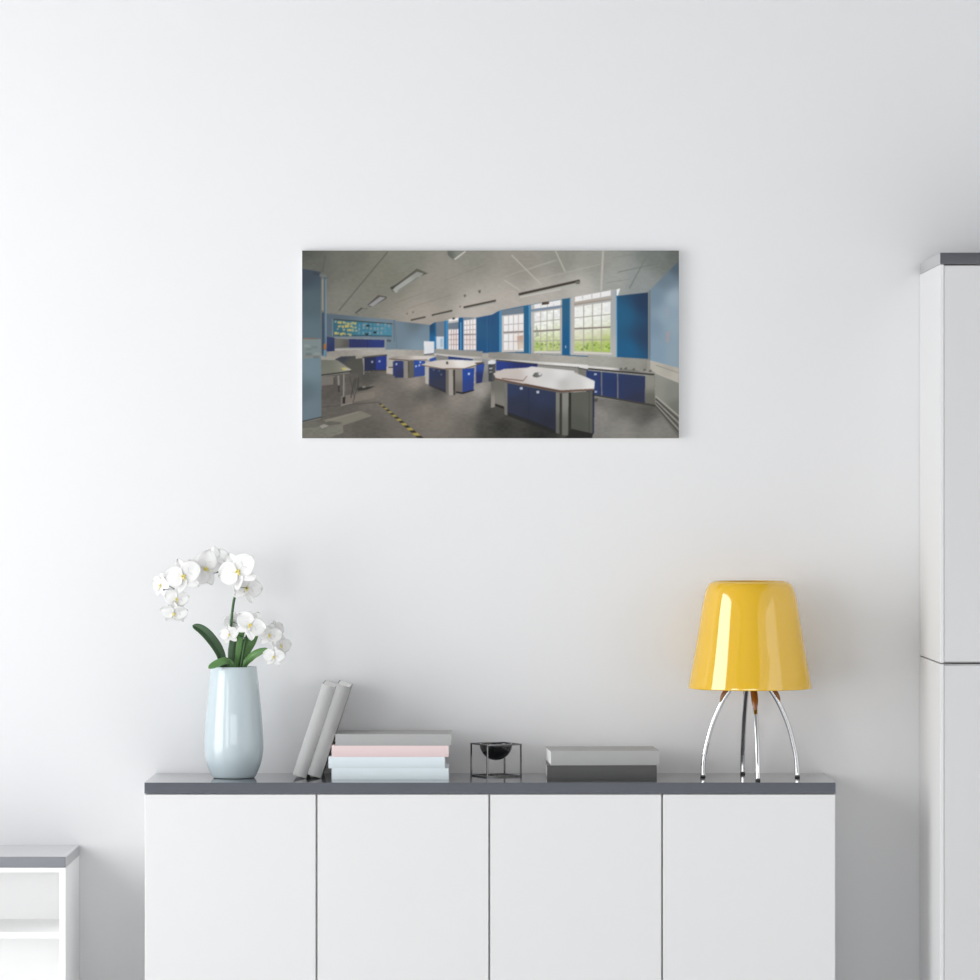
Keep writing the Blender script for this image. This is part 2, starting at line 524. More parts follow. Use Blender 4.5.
book('grey hardback leaning right, the left one of the two slanting books', .252, .222, .0370, M_BSPINE, lean(305.9), 'books on the sideboard', .0078)
book('grey hardback leaning against the book stack, the right one of the two slanting books', .252, .222, .0370, M_BLEAN, lean(320.7), 'books on the sideboard', .0078)


def flat(pxl, pxr, yf, z, rot=0.0):
    s = F / (D + yf)
    m = Matrix.Rotation(rot, 4, 'Z')
    m.translation = Vector(((pxl - 490) / s, yf, z))
    return m, (pxr - pxl) / s


HT = .0298
for k, (a, b, m, lab) in enumerate((
        (331.6, 448.6, M_BLUE, 'pale blue book lying at the bottom of the stack of four'),
        (328.4, 444.8, M_BLUE, 'pale blue book lying under the pink book and jutting to the left'),
        (331.6, 448.6, M_PINK, 'pale pink book lying in the stack under the grey top book'),
        (335.3, 451.2, M_BGREY, 'grey book lying on top of the pink book in the stack of four'))):
    mt, L = flat(a, b, -.284, TOPZ + .0002 + k * HT)
    book(lab, L, .208, HT - .0001, m, mt, 'books on the sideboard')
mt, L = flat(547.0, 656.8, -.294, TOPZ + .0002)
book('charcoal grey book lying under the light grey one, left of the lamp', L, .215, .0380, M_BDARK, mt, 'books on the sideboard')
mt, L = flat(551.0, 659.8, -.298, TOPZ + .0002 + .0381, math.radians(2.8))
book('light grey book lying slightly askew on the charcoal book, left of the lamp', L, .218, .0380, M_BLIGHT, mt, 'books on the sideboard')

# ------------------------------------------------------------------ bowl in a wire frame
s = F / (D - .2)
A = Vector(((487 - 490) / s, -.2, 0))
side, hh, bar = .1028, .0876, .0038
t = thing('wire_bowl_holder', 'black bowl hung in a small square wire frame between the book stacks', 'bowl holder', (A.x, A.y, TOPZ))
t.rotation_euler = (0, 0, math.atan2(17.1, 35.3))
bm = bmesh.new()
b2 = bar / 2
for x in (0, side - bar):
    for y in (0, side - bar):
        box(bm, x, x + bar, y, y + bar, bar, hh - bar)
for z0 in (0, hh - bar):
    box(bm, 0, side, 0, bar, z0, z0 + bar)
    box(bm, 0, side, side - bar, side, z0, z0 + bar)
    box(bm, 0, bar, bar, side - bar, z0, z0 + bar)
    box(bm, side - bar, side, bar, side - bar, z0, z0 + bar)
link('frame', bm, M_FRAME, t, bevel=.0004)
br = .0440
pr = [(br * math.sin(a), -br * math.cos(a)) for a in [i * math.pi / 2 / 14 for i in range(15)]]
pr += [(br, .0008), (br - .0022, .0008)] + [((br - .003) * math.sin(a), -(br - .003) * math.cos(a)) for a in [i * math.pi / 2 / 14 for i in range(14, -1, -1)]]
pr[0] = (0, pr[0][1])
pr[-1] = (0, pr[-1][1])
bm = bmesh.new()
lathe(bm, pr, 64)
for sx, sy in ((1, 0), (-1, 0), (0, 1), (0, -1)):      # short lugs that hang the bowl on the top bars
    x0, x1 = sorted((sx * (br - .001), sx * (side / 2 - bar + .0002)))
    y0, y1 = sorted((sy * (br - .001), sy * (side / 2 - bar + .0002)))
    box(bm, x0 - (.0012 if sy else 0), x1 + (.0012 if sy else 0), y0 - (.0012 if sx else 0), y1 + (.0012 if sx else 0), -.0018, .0004)
o = link('bowl', bm, M_BLACK, t, smooth=True)
for p in o.data.polygons:
    p.use_smooth = len(p.vertices) != 4 or p.area < 1e-4
o.location = (side / 2, side / 2, hh - .0012)

# ------------------------------------------------------------------ lamp
LY = -.2
lx = (750.1 - 490) / vs
lamp = thing('table_lamp', 'yellow table lamp with glossy tapered shade on four curved chrome legs', 'lamp', (lx, LY, TOPZ))
zz = lambda py: CZ - (py - 490) / vs - TOPZ
spx = [(61.6, 688.0), (61.2, 684), (58.3, 668), (55.6, 654), (53.2, 640), (50.6, 624), (48.2, 608.5), (46.6, 600), (44.7, 592), (42.6, 586.5), (40.0, 583.0), (36.3, 581.0)]
so = [(v.x, v.y) for v in catmull([(r / vs, zz(p), 0) for r, p in spx], 5)]
thk = .0035
si = [(r - thk * (1 if i < len(so) - 8 else .8), z - (0 if i < len(so) - 14 else .003 * (i - len(so) + 14) / 14)) for i, (r, z) in enumerate(so)]
bm = bmesh.new()
prof = [si[0]] + [(so[0][0] - .0015, so[0][1] - .001)] + so + [(so[-1][0] - .0018, so[-1][1] - .0002)] + si[::-1]
lathe(bm, prof, 128)
link('lamp_shade', bm, M_SHADE, lamp, smooth=True)
leg_rz = [(.1250, .0018), (.1236, .040), (.1176, .0776), (.1010, .1398), (.0770, .1957), (.0565, .2298), (.038, .252), (.016, .268)]
for k in range(4):
    a = math.radians(-85 + 90 * k) if k % 2 == 0 else math.radians(0 if k == 1 else 180)
    R_ = .141 if k % 2 == 0 else .125
    kk = R_ / .125
    d = Vector((math.cos(a), math.sin(a), 0))
    path = catmull([d * (r * kk) + Vector((0, 0, z)) for r, z in leg_rz], 6)
    bm = bmesh.new()
    tube(bm, path, .0067, 18)
    lg = link('leg', bm, M_CHROME, lamp, smooth=True)
    bm = bmesh.new()
    tube(bm, [d * (.1250 * kk) + Vector((0, 0, z)) for z in (0, .0018)], .0069, 18)
    link('foot', bm, M_RUBBER, lg)['label'] = 'black foot cap'
    bm = bmesh.new()
    lz = (0, .012, .020, .034, .050, .066) if k == 0 else (.022, .029, .036, .046, .056, .067)
    full = [(p.xy.length, p.z) for p in path]
    brk = []
    for q, dz in enumerate(lz):
        z = .178 + dz
        r0 = min(full, key=lambda f_: abs(f_[1] - z))
        i_ = full.index(r0)
        r1 = full[i_ + 1] if r0[1] < z else full[i_ - 1]
        rr_ = r0[0] + (r1[0] - r0[0]) * (z - r0[1]) / (r1[1] - r0[1])
        brk.append((rr_ + (.0035, .005, .0058, .006, .006, .006)[q], z))
    tube(bm, catmull([d * r + Vector((0, 0, z)) for r, z in brk], 4), [(.0022 + .0054 * min(1, i / 11)) * (1.22 if k == 0 else 1) for i in range(21)], 14)
    link('bracket', bm, M_AMBER, lg, smooth=True)['label'] = 'amber plastic clip'
bm = bmesh.new()
lathe(bm, [(0, .262), (.024, .262), (.024, .276), (.018, .280), (.018, .330), (0, .330)], 32)
link('lamp_holder', bm, M_AMBER, lamp)
bm = bmesh.new()
for k in range(3):
    a = math.radians(30 + 120 * k)
    d = Vector((math.cos(a), math.sin(a), 0))
    tube(bm, [d * .016 + Vector((0, 0, .300)), d * .1475 + Vector((0, 0, .300))], .002, 8)
link('shade_carrier', bm, M_CHROME, lamp)
bm = bmesh.new()
lathe(bm, [(v.x, v.y) for v in catmull([(0, .430, 0), (.016, .426, 0), (.028, .405, 0), (.026, .380, 0), (.015, .350, 0), (.012, .330, 0)], 5)], 32)
link('bulb', bm, mat('frosted_bulb', (.75, .74, .70), .3), lamp, smooth=True)

# ------------------------------------------------------------------ canvas print of an empty classroom
X0, X1, Y0, Y1 = 302.1, 678.9, 250.6, 438.2
NX, NY, SS = 566, 283, 3
WW, HH = NX * SS, NY * SS
IMG = np.zeros((HH, WW, 3), np.float32)
SXp, SYp = WW / (X1 - X0), HH / (Y1 - Y0)
rng = np.random.default_rng(3)
LUM = rng.random((60, 120)).astype(np.float32)


def A_(p):
    t_, x, y = p
    i, j = (t_ - 1) % 4, (t_ - 1) // 4
    return (300 + 96 * i + x / 10.208, 248 + 96 * j + y / 10.208)


def fill(pts, col, alpha=1.0, noise=0.0):
    """pts in tile coordinates; col one RGB or a list of (point, RGB) blended by distance"""
    q = np.array([A_(p) for p in pts], np.float32)
    q = (q - (X0, Y0)) * (SXp, SYp)
    x0, x1 = max(0, int(q[:, 0].min())), min(WW, int(q[:, 0].max()) + 2)
    y0, y1 = max(0, int(q[:, 1].min())), min(HH, int(q[:, 1].max()) + 2)
    if x1 <= x0 or y1 <= y0:
        return
    gx, gy = np.meshgrid(np.arange(x0, x1) + .5, np.arange(y0, y1) + .5)
    ins = np.zeros(gx.shape, bool)
    n = len(q)
    for i in range(n):
        ax, ay = q[i]
        bx, by = q[(i + 1) % n]
        if ay == by:
            continue
        ins ^= ((ay > gy) != (by > gy)) & (gx < (bx - ax) * (gy - ay) / (by - ay) + ax)
    if isinstance(col[0], (int, float)):
        c = np.broadcast_to(np.array(col, np.float32), gx.shape + (3,)).copy()
    else:
        c = np.zeros(gx.shape + (3,), np.float32)
        wt = np.zeros(gx.shape, np.float32)
        for p, rgb in col:
            a = A_(p)
            d2 = ((gx - (a[0] - X0) * SXp) ** 2 + (gy - (a[1] - Y0) * SYp) ** 2) / 400 + 1
            w_ = 1 / d2 ** 1.5
            c += w_[..., None] * np.array(rgb, np.float32)
            wt += w_
        c /= wt[..., None]
    if noise:
        c += (LUM[(gy / 9).astype(int) % 60, (gx / 16).astype(int) % 120][..., None] - .5) * noise
    sub = IMG[y0:y1, x0:x1]
    sub[ins] = sub[ins] * (1 - alpha) + c[ins] * alpha


def line(a, b, w_, col, alpha=1.0):
    pa, pb = np.array(A_(a)), np.array(A_(b))
    d = pb - pa
    nrm = np.array((-d[1], d[0])) / (np.hypot(*d) + 1e-9) * (w_ / 10.208 / 2)
    conv = lambda v: (1, (v[0] - 300) * 10.208, (v[1] - 248) * 10.208)
    fill([conv(pa + nrm), conv(pb + nrm), conv(pb - nrm), conv(pa - nrm)], col, alpha)


def grid_window(tl, tr, br_, bl, cols, rows, col, w_=9, heavy=None):
    l = lambda a, b, t_: tuple(np.array(a) * (1 - t_) + np.array(b) * t_)
    c = [A_(p) for p in (tl, tr, br_, bl)]
    un = lambda v: (1, (v[0] - 300) * 10.208, (v[1] - 248) * 10.208)
    for i in range(1, cols):
        line(un(l(c[0], c[1], i / cols)), un(l(c[3], c[2], i / cols)), w_, col)
    for j in range(1, rows):
        line(un(l(c[0], c[3], j / rows)), un(l(c[1], c[2], j / rows)), w_ * (1.7 if heavy == j else 1), col)


def paint():
    # ceiling
    fill([(1, 0, 0), (4, 980, 0), (8, 980, 980), (5, 0, 980)],
         [((1, 30, 40), (84, 86, 79)), ((1, 120, 200), (100, 101, 93)), ((1, 480, 100), (112, 112, 101)), ((1, 480, 560), (128, 127, 116)), ((1, 900, 250), (126, 124, 110)),
          ((2, 60, 120), (130, 130, 117)), ((2, 420, 420), (152, 146, 134)), ((2, 800, 80), (144, 142, 130)), ((2, 300, 720), (168, 158, 146)), ((2, 800, 680), (192, 183, 172)),
          ((3, 300, 200), (156, 150, 139)), ((3, 700, 120), (149, 148, 137)), ((3, 500, 480), (188, 180, 170)), ((3, 150, 560), (186, 177, 166)), ((4, 100, 150), (156, 156, 146)),
          ((4, 250, 350), (165, 167, 160)), ((4, 700, 60), (122, 128, 122)), ((4, 530, 380), (150, 156, 154)), ((4, 900, 60), (108, 112, 106)), ((3, 900, 420), (190, 185, 176))], noise=5)
    line((1, 900, 40), (1, 400, 640), 14, (96, 95, 84), .8)
    line((1, 265, 80), (1, 232, 250), 22, (92, 93, 85), .6)
    for a, b in (((1, 300, 380), (1, 560, 440)), ((1, 480, 120), (1, 700, 200)), ((2, 120, 620), (2, 560, 480)), ((2, 0, 560), (2, 400, 420)), ((2, 500, 330), (2, 900, 180))):
        line(a, b, 7, (118, 114, 103), .35)
    for a, b, w_, al in (((3, 200, 75), (3, 505, 378), 13, .8), ((3, 645, 28), (3, 745, 245), 16, .7), ((3, 125, 330), (3, 285, 432), 13, .7), ((3, 130, 295), (3, 640, 125), 9, .35), ((3, 380, 215), (3, 660, 130), 9, .4),
                         ((3, 480, 320), (4, 120, 170), 9, .4), ((3, 200, 540), (3, 290, 580), 10, .6), ((3, 590, 470), (3, 640, 520), 10, .5), ((4, 152, 28), (4, 132, 440), 20, .9)):
        line(a, b, w_, (196, 190, 178), al)
    line((4, 600, 80), (4, 420, 415), 14, (122, 128, 120), .8)
    line((4, 300, 250), (4, 720, 160), 8, (118, 121, 113), .8)
    line((4, 180, 360), (4, 420, 320), 7, (135, 138, 130), .6)
    line((4, 260, 100), (4, 540, 45), 7, (135, 137, 128), .5)
    # far wall with dado
    fill([(1, 262, 668), (1, 980, 738), (2, 0, 745), (2, 370, 788), (2, 360, 980), (6, 300, 110), (5, 210, 110)],
         [((1, 300, 760), (88, 104, 117)), ((2, 20, 850), (112, 132, 146)), ((2, 300, 880), (116, 140, 156)), ((6, 250, 30), (128, 152, 168)), ((2, 200, 770), (100, 115, 126)), ((5, 900, 30), (110, 132, 146))])
    fill([(5, 210, 70), (6, 0, 55), (6, 290, 62), (6, 290, 300), (5, 210, 300)], [((5, 300, 100), (148, 142, 132)), ((5, 930, 90), (175, 170, 160)), ((6, 230, 80), (165, 160, 150)), ((6, 30, 70), (178, 170, 160))], noise=8)
    fill([(2, 345, 790), (2, 395, 760), (6, 400, 60), (6, 345, 60)], [((2, 370, 800), (38, 75, 110)), ((2, 390, 950), (34, 105, 165))])
    line((1, 960, 735), (1, 965, 960), 8, (90, 110, 125))
    # display board
    fill([(1, 332, 722), (1, 948, 772), (1, 944, 905), (1, 330, 900)], (120, 130, 134))
    fill([(1, 342, 730), (1, 940, 778), (1, 938, 898), (1, 340, 890)], [((1, 360, 800), (56, 104, 124)), ((1, 650, 820), (60, 120, 142)), ((1, 920, 840), (70, 136, 162))])
    line((1, 340, 728), (1, 945, 775), 9, (62, 62, 58))
    line((1, 340, 892), (1, 938, 900), 7, (40, 62, 74))
    r = random.Random(4)
    for k in range(34):
        x, y = 360 + (k % 9) * 25 + r.uniform(-6, 6), 748 + (k // 9) * 37 + r.uniform(-7, 7)
        y += (x - 340) * .055
        if r.random() < .08:
            continue
        w_, h_ = r.uniform(17, 27), r.uniform(17, 28)
        fill([(1, x, y), (1, x + w_, y + 1), (1, x + w_, y + h_), (1, x, y + h_)], r.choice([(176, 168, 98), (158, 160, 112), (190, 172, 88), (150, 158, 128), (184, 166, 78)]))
    for k in range(26):
        x, y = 600 + (k % 9) * 37 + r.uniform(-8, 8), 772 + (k // 9) * 38 + r.uniform(-7, 7)
        w_, h_ = r.uniform(14, 28), r.uniform(16, 32)
        fill([(1, x, y), (1, x + w_, y + 1), (1, x + w_, min(892, y + h_)), (1, x, min(892, y + h_))], r.choice([(112, 152, 168), (128, 158, 168), (98, 145, 165), (140, 150, 150), (84, 138, 165)]), .8)
    for x, y in ((695, 795), (765, 862), (685, 880)):
        fill([(1, x - 18, y - 9), (1, x + 18, y - 11), (1, x + 14, y + 10), (1, x - 14, y + 10)], (42, 52, 56))
    # wall units below the board
    fill([(1, 345, 908), (1, 885, 925), (5, 885, 45), (5, 345, 60)], (134, 142, 144))
    fill([(1, 275, 905), (1, 358, 918), (5, 355, 72), (5, 275, 78)], [((1, 300, 950), (52, 64, 104)), ((5, 330, 40), (46, 54, 100))])
    fill([(1, 360, 922), (1, 505, 930), (5, 505, 36), (5, 360, 44)], [((1, 380, 960), (112, 108, 100)), ((5, 490, 20), (88, 86, 82))])
    fill([(1, 505, 928), (1, 865, 938), (5, 862, 36), (5, 505, 36)], [((1, 560, 960), (48, 54, 102)), ((5, 840, 10), (46, 60, 128))])
    line((1, 690, 935), (5, 690, 36), 5, (40, 44, 84))
    line((5, 360, 58), (5, 870, 46), 18, (172, 166, 156))
    fill([(1, 890, 935), (1, 930, 938), (1, 930, 958), (1, 890, 956)], (78, 84, 84))
    line((2, 970 - 980, 745), (6, 20 - 10, 40), 6, (96, 118, 132))
    # floor
    fill([(5, 20, 800), (5, 215, 760), (5, 225, 330), (5, 520, 292), (5, 900, 268), (6, 0, 250), (6, 300, 260), (6, 420, 250), (6, 980, 300), (8, 60, 540), (8, 690, 630), (8, 935, 935), (8, 935, 980), (5, 20, 980)],
         [((5, 330, 480), (88, 82, 76)), ((5, 330, 680), (98, 92, 85)), ((5, 100, 900), (108, 106, 96)), ((5, 700, 350), (82, 79, 74)), ((5, 760, 470), (122, 114, 104)), ((5, 900, 560), (118, 110, 102)), ((5, 700, 880), (96, 91, 83)),
          ((6, 200, 390), (150, 140, 129)), ((6, 380, 330), (160, 150, 139)), ((6, 260, 530), (96, 92, 86)), ((6, 420, 460), (84, 81, 77)), ((6, 80, 570), (110, 104, 96)), ((6, 300, 650), (130, 121, 110)), ((6, 480, 780), (128, 120, 110)),
          ((6, 620, 560), (142, 134, 124)), ((6, 860, 480), (164, 158, 148)), ((6, 780, 600), (136, 130, 121)), ((6, 960, 700), (70, 68, 63)), ((6, 920, 900), (74, 72, 66)), ((6, 700, 880), (112, 106, 97)), ((7, 20, 600), (82, 80, 74)),
          ((7, 100, 850), (58, 58, 53)), ((7, 500, 900), (50, 50, 46)), ((8, 120, 700), (146, 142, 136)), ((8, 400, 640), (106, 103, 96)), ((8, 600, 700), (92, 90, 84)), ((8, 350, 860), (142, 139, 132)), ((8, 700, 860), (138, 135, 128)), ((8, 850, 920), (132, 130, 122)),
          ((8, 150, 600), (120, 116, 110))], noise=7)
    fill([(5, 230, 775), (5, 620, 680), (5, 740, 730), (5, 440, 830), (5, 445, 900), (5, 300, 955), (5, 240, 880), (5, 440, 800)], (134, 129, 114), .8)
    fill([(5, 20, 860), (5, 240, 835), (5, 430, 812), (5, 440, 905), (5, 310, 950), (5, 20, 955)], (122, 120, 108), .8, noise=10)
    fill([(5, 200, 835), (5, 250, 815), (5, 300, 830), (5, 230, 860)], (150, 148, 138))
    line((5, 260, 790), (5, 600, 690), 14, (140, 134, 120), .7)
    line((5, 230, 640), (5, 820, 590), 12, (80, 75, 70), .6)
    fill([(5, 600, 440), (5, 770, 430), (5, 690, 465), (5, 590, 480)], (58, 57, 52))
    fill([(5, 420, 530), (5, 760, 480), (5, 770, 545), (5, 560, 590), (5, 420, 635)], (136, 125, 113), .65)
    fill([(5, 640, 430), (5, 670, 428), (5, 672, 442), (5, 640, 446)], (140, 138, 130))
    # run of units under the far wall
    fill([(5, 215, 120), (5, 400, 130), (5, 580, 118), (5, 885, 102), (5, 885, 125), (5, 640, 142), (5, 380, 160), (5, 215, 165)], (156, 150, 138))
    fill([(5, 360, 155), (5, 420, 128), (5, 570, 120), (5, 572, 150), (5, 640, 142), (5, 655, 292), (5, 520, 296)], [((5, 450, 140), (58, 62, 76)), ((5, 600, 220), (84, 82, 73)), ((5, 500, 200), (86, 84, 76))])
    line((5, 640, 136), (5, 890, 112), 12, (78, 72, 66))
    fill([(5, 655, 140), (5, 776, 130), (5, 776, 266), (5, 655, 275)], (44, 50, 82))
    fill([(5, 776, 130), (5, 888, 118), (5, 886, 264), (5, 776, 266)], (42, 60, 142))
    line((5, 655, 150), (5, 655, 310), 12, (132, 132, 128))
    line((5, 655, 275), (5, 888, 265), 12, (66, 62, 60))
    for x, y in ((738, 182), (812, 176)):
        fill([(5, x - 10, y - 9), (5, x + 12, y - 10), (5, x + 10, y + 10), (5, x - 8, y + 10)], (150, 160, 190))
    # table on the left
    fill([(5, 215, 330), (5, 360, 325), (5, 355, 410), (5, 215, 425)], (118, 112, 104))
    fill([(5, 215, 160), (5, 385, 165), (5, 532, 264), (5, 480, 282), (5, 215, 312)], [((5, 250, 180), (112, 112, 100)), ((5, 300, 280), (118, 118, 104)), ((5, 470, 260), (138, 136, 122))])
    line((5, 215, 318), (5, 525, 278), 13, (52, 52, 50))
    line((5, 394, 320), (5, 398, 420), 20, (136, 132, 126))
    line((5, 398, 420), (5, 400, 490), 16, (60, 58, 56))
    line((5, 352, 340), (5, 350, 410), 12, (72, 68, 64))
    line((5, 455, 308), (5, 452, 540), 24, (138, 134, 128))
    line((5, 462, 308), (5, 460, 540), 6, (70, 68, 64))
    line((5, 452, 540), (5, 450, 605), 26, (46, 45, 43))
    fill([(5, 420, 242), (5, 470, 240), (5, 500, 258), (5, 450, 270)], (196, 180, 92))
    fill([(5, 462, 246), (5, 510, 250), (5, 520, 264), (5, 470, 266)], (188, 182, 158))
    for a, b, w_ in (((5, 560, 350), (5, 522, 550), 12), ((5, 600, 340), (5, 590, 470), 14), ((5, 575, 350), (5, 560, 470), 10), ((5, 510, 330), (5, 560, 560), 7), ((5, 600, 400), (5, 540, 600), 7)):
        line(a, b, w_, (66, 63, 60), .8)
    line((5, 420, 625), (5, 540, 600), 10, (150, 145, 138), .7)
    # pillar, pipes and notices at the left edge
    fill([(1, 20, 212), (1, 215, 245), (5, 222, 742), (5, 20, 800)], [((1, 60, 280), (66, 78, 92)), ((1, 120, 550), (82, 100, 108)), ((1, 120, 880), (92, 112, 122)), ((5, 120, 250), (112, 134, 144)), ((5, 120, 650), (104, 122, 132)), ((5, 30, 500), (92, 110, 118))])
    line((5, 20, 790), (5, 228, 742), 10, (52, 54, 54))
    fill([(1, 130, 245), (1, 190, 250), (1, 195, 285), (1, 130, 270)], (66, 72, 76))
    line((1, 233, 290), (5, 232, 100), 26, (110, 112, 106))
    line((1, 234, 320), (1, 234, 640), 14, (150, 146, 134))
    line((1, 258, 300), (5, 262, 130), 20, (74, 100, 116))
    line((1, 266, 320), (5, 268, 20), 10, (122, 146, 160))
    line((1, 238, 660), (5, 238, 120), 22, (58, 74, 100))
    line((1, 205, 280), (1, 275, 290), 26, (112, 116, 112))
    line((5, 258, -4), (5, 256, 55), 26, (168, 104, 48))
    line((5, 258, 60), (5, 254, 130), 26, (96, 138, 160))
    fill([(1, 30, 928), (1, 218, 930), (5, 218, 140), (5, 30, 150)], (122, 136, 136))
    line((1, 30, 925), (1, 182, 926), 9, (142, 98, 78))
    for k, (x, y) in enumerate(((45, 5), (120, 20), (60, 90), (150, 85), (60, 40), (140, 120))):
        fill([(5, x, y), (5, x + 60, y + 2), (5, x + 60, y + 26), (5, x, y + 28)], ((140, 150, 148), (108, 122, 122), (98, 112, 112))[k % 3], .7)
    line((5, 30, 128), (5, 218, 120), 6, (150, 112, 92), .7)
    # window wall
    fill([(2, 392, 760), (2, 820, 712), (2, 980, 682), (3, 75, 640), (3, 330, 590), (4, 290, 430), (4, 296, 490), (4, 610, 455), (8, 612, 160), (7, 0, 90), (6, 390, 90)],
         [((2, 900, 800), (44, 96, 140)), ((2, 960, 760), (44, 82, 132)), ((3, 40, 800), (40, 92, 138)), ((2, 500, 900), (28, 98, 152)), ((3, 360, 700), (36, 104, 152)), ((3, 750, 800), (40, 102, 146)), ((4, 350, 700), (38, 100, 142)), ((4, 590, 550), (44, 66, 98)), ((8, 400, 60), (34, 100, 148)), ((4, 580, 900), (46, 72, 104)), ((6, 900, 80), (34, 88, 140))])
    fill([(2, 410, 757), (2, 496, 745), (2, 496, 905), (2, 410, 905)], (112, 126, 140))
    fill([(2, 412, 905), (2, 492, 905), (6, 492, 62), (6, 412, 58)], [((2, 430, 930), (226, 228, 232)), ((2, 465, 960), (188, 208, 224)), ((6, 450, 30), (206, 216, 226))])
    fill([(2, 452, 925), (2, 478, 925), (6, 478, 30), (6, 455, 30)], (165, 190, 208))
    line((2, 403, 900), (6, 403, 40), 12, (58, 138, 196))
    line((2, 511, 742), (6, 511, 60), 22, (42, 128, 190))
    line((2, 522, 740), (6, 522, 60), 8, (92, 172, 220))
    fill([(2, 532, 728), (2, 640, 708), (6, 642, 70), (6, 532, 66)], (198, 194, 190))
    fill([(2, 540, 730), (2, 638, 714), (2, 638, 738), (2, 540, 752)], (244, 240, 238))
    fill([(2, 575, 712), (2, 602, 710), (2, 600, 730), (2, 578, 732)], (80, 72, 62))
    fill([(2, 535, 770), (2, 640, 756), (2, 640, 828), (2, 535, 830)], (112, 126, 140))
    q = [(2, 540, 836), (2, 640, 828), (6, 640, 58), (6, 540, 58)]
    fill(q, [((2, 560, 860), (244, 232, 230)), ((2, 620, 960), (240, 218, 212)), ((6, 600, 30), (244, 236, 234))])
    grid_window(*q, 4, 4, (168, 148, 146), 6, 1)
    line((2, 645, 715), (6, 645, 60), 14, (30, 84, 136))
    line((2, 668, 710), (6, 668, 60), 34, (30, 94, 152))
    line((2, 662, 760), (6, 662, 60), 12, (92, 170, 220))
    fill([(2, 688, 712), (2, 805, 712), (2, 820, 720), (6, 820, 68), (6, 688, 62)], (186, 184, 184))
    fill([(2, 688, 708), (2, 800, 712), (2, 800, 722), (2, 690, 738)], (122, 136, 150))
    q = [(2, 694, 742), (2, 816, 728), (6, 816, 58), (6, 694, 56)]
    fill(q, [((2, 720, 780), (246, 240, 238)), ((2, 760, 960), (240, 220, 216)), ((6, 760, 30), (244, 232, 228))])
    grid_window(*q, 4, 6, (176, 158, 156), 6, 3)
    line((2, 694, 884), (2, 816, 882), 12, (150, 138, 136))
    line((2, 930, 695), (6, 930, 90), 12, (52, 110, 156), .6)
    line((2, 965, 690), (6, 965, 90), 8, (50, 92, 142), .8)
    # third window
    line((3, 85, 640), (7, 85, 80), 22, (62, 150, 206))
    fill([(3, 92, 640), (3, 322, 600), (3, 322, 670), (3, 92, 695)], (116, 132, 148))
    fill([(3, 97, 692), (3, 325, 668), (7, 325, 80), (7, 97, 82)], (206, 198, 192))
    q = [(3, 120, 700), (3, 318, 680), (7, 318, 62), (7, 120, 62)]
    fill(q, [((3, 150, 760), (248, 246, 245)), ((3, 280, 940), (244, 228, 218)), ((7, 250, 30), (242, 236, 230)), ((3, 150, 930), (246, 246, 246))])
    fill([(3, 255, 900), (3, 318, 890), (7, 318, 45), (7, 262, 55)], [((3, 280, 910), (206, 164, 138)), ((7, 290, 30), (232, 212, 190))])
    grid_window(*q, 4, 4, (190, 178, 176), 8, 2)
    line((3, 112, 862), (3, 320, 852), 14, (150, 138, 134))
    fill([(3, 325, 600), (3, 392, 580), (7, 396, 96), (7, 325, 92)], (38, 104, 150))
    line((3, 380, 585), (7, 384, 96), 14, (86, 160, 206))
    # fourth window
    fill([(3, 394, 582), (3, 715, 528), (7, 716, 112), (7, 398, 98)], [((3, 400, 700), (198, 196, 194)), ((7, 560, 95), (178, 174, 166)), ((3, 705, 700), (196, 186, 176))])
    fill([(3, 430, 578), (3, 698, 530), (3, 698, 588), (3, 430, 622)], (246, 244, 242))
    for x in (500, 565, 630):
        line((3, x, 570), (3, x, 605), 7, (214, 206, 202))
    fill([(3, 508, 556), (3, 580, 547), (3, 580, 574), (3, 508, 583)], (84, 68, 58))
    line((3, 398, 640), (3, 716, 596), 24, (126, 146, 168))
    line((3, 400, 655), (3, 716, 612), 6, (190, 184, 178))
    q = [(3, 430, 662), (3, 692, 624), (7, 690, 68), (7, 430, 72)]
    fill(q, [((3, 480, 700), (246, 244, 244)), ((3, 660, 680), (248, 248, 246)), ((3, 560, 740), (250, 250, 246)), ((3, 460, 760), (250, 250, 248)), ((3, 560, 800), (246, 246, 236)), ((3, 470, 850), (240, 240, 222)), ((3, 650, 850), (232, 238, 200)), ((3, 560, 940), (222, 228, 176)), ((7, 480, 20), (170, 196, 92)), ((7, 600, 20), (186, 206, 110)), ((7, 660, 50), (196, 210, 130))], noise=24)
    for k in range(16):
        x, y = 440 + r.uniform(0, 235), r.uniform(-30, 50)
        fill([(7, x, y), (7, x + 22, y - 8), (7, x + 30, y + 12), (7, x + 8, y + 18)], r.choice([(122, 158, 58), (148, 182, 76), (206, 222, 140), (110, 144, 60)]), .7)
    fill([(3, 450, 780), (3, 475, 860), (3, 480, 900), (3, 440, 910)], (150, 160, 120), .6)
    grid_window(*q, 4, 4, (176, 172, 156), 8, 2)
    line((3, 420, 850), (3, 695, 834), 14, (140, 132, 120))
    line((7, 430, 80), (7, 700, 84), 16, (226, 220, 212))
    fill([(3, 715, 522), (3, 800, 512), (7, 800, 108), (7, 715, 106)], [((3, 750, 560), (44, 104, 144)), ((7, 750, 20), (28, 98, 152))])
    line((3, 796, 514), (7, 798, 108), 12, (112, 160, 192))
    line((7, 750, 15), (7, 752, 42), 10, (170, 190, 200))
    # fifth window
    fill([(3, 803, 510), (4, 240, 425), (4, 290, 425), (8, 292, 136), (7, 803, 112)], [((3, 815, 700), (196, 188, 180)), ((4, 265, 700), (176, 178, 178)), ((7, 830, 90), (196, 190, 182)), ((8, 260, 110), (186, 186, 182))])
    fill([(3, 845, 500), (4, 230, 434), (4, 230, 488), (3, 845, 552)], (246, 244, 242))
    for x in (922 - 980, 38, 128):
        line((4, x, 462 - x * .05), (4, x, 520 - x * .05), 8, (205, 196, 188))
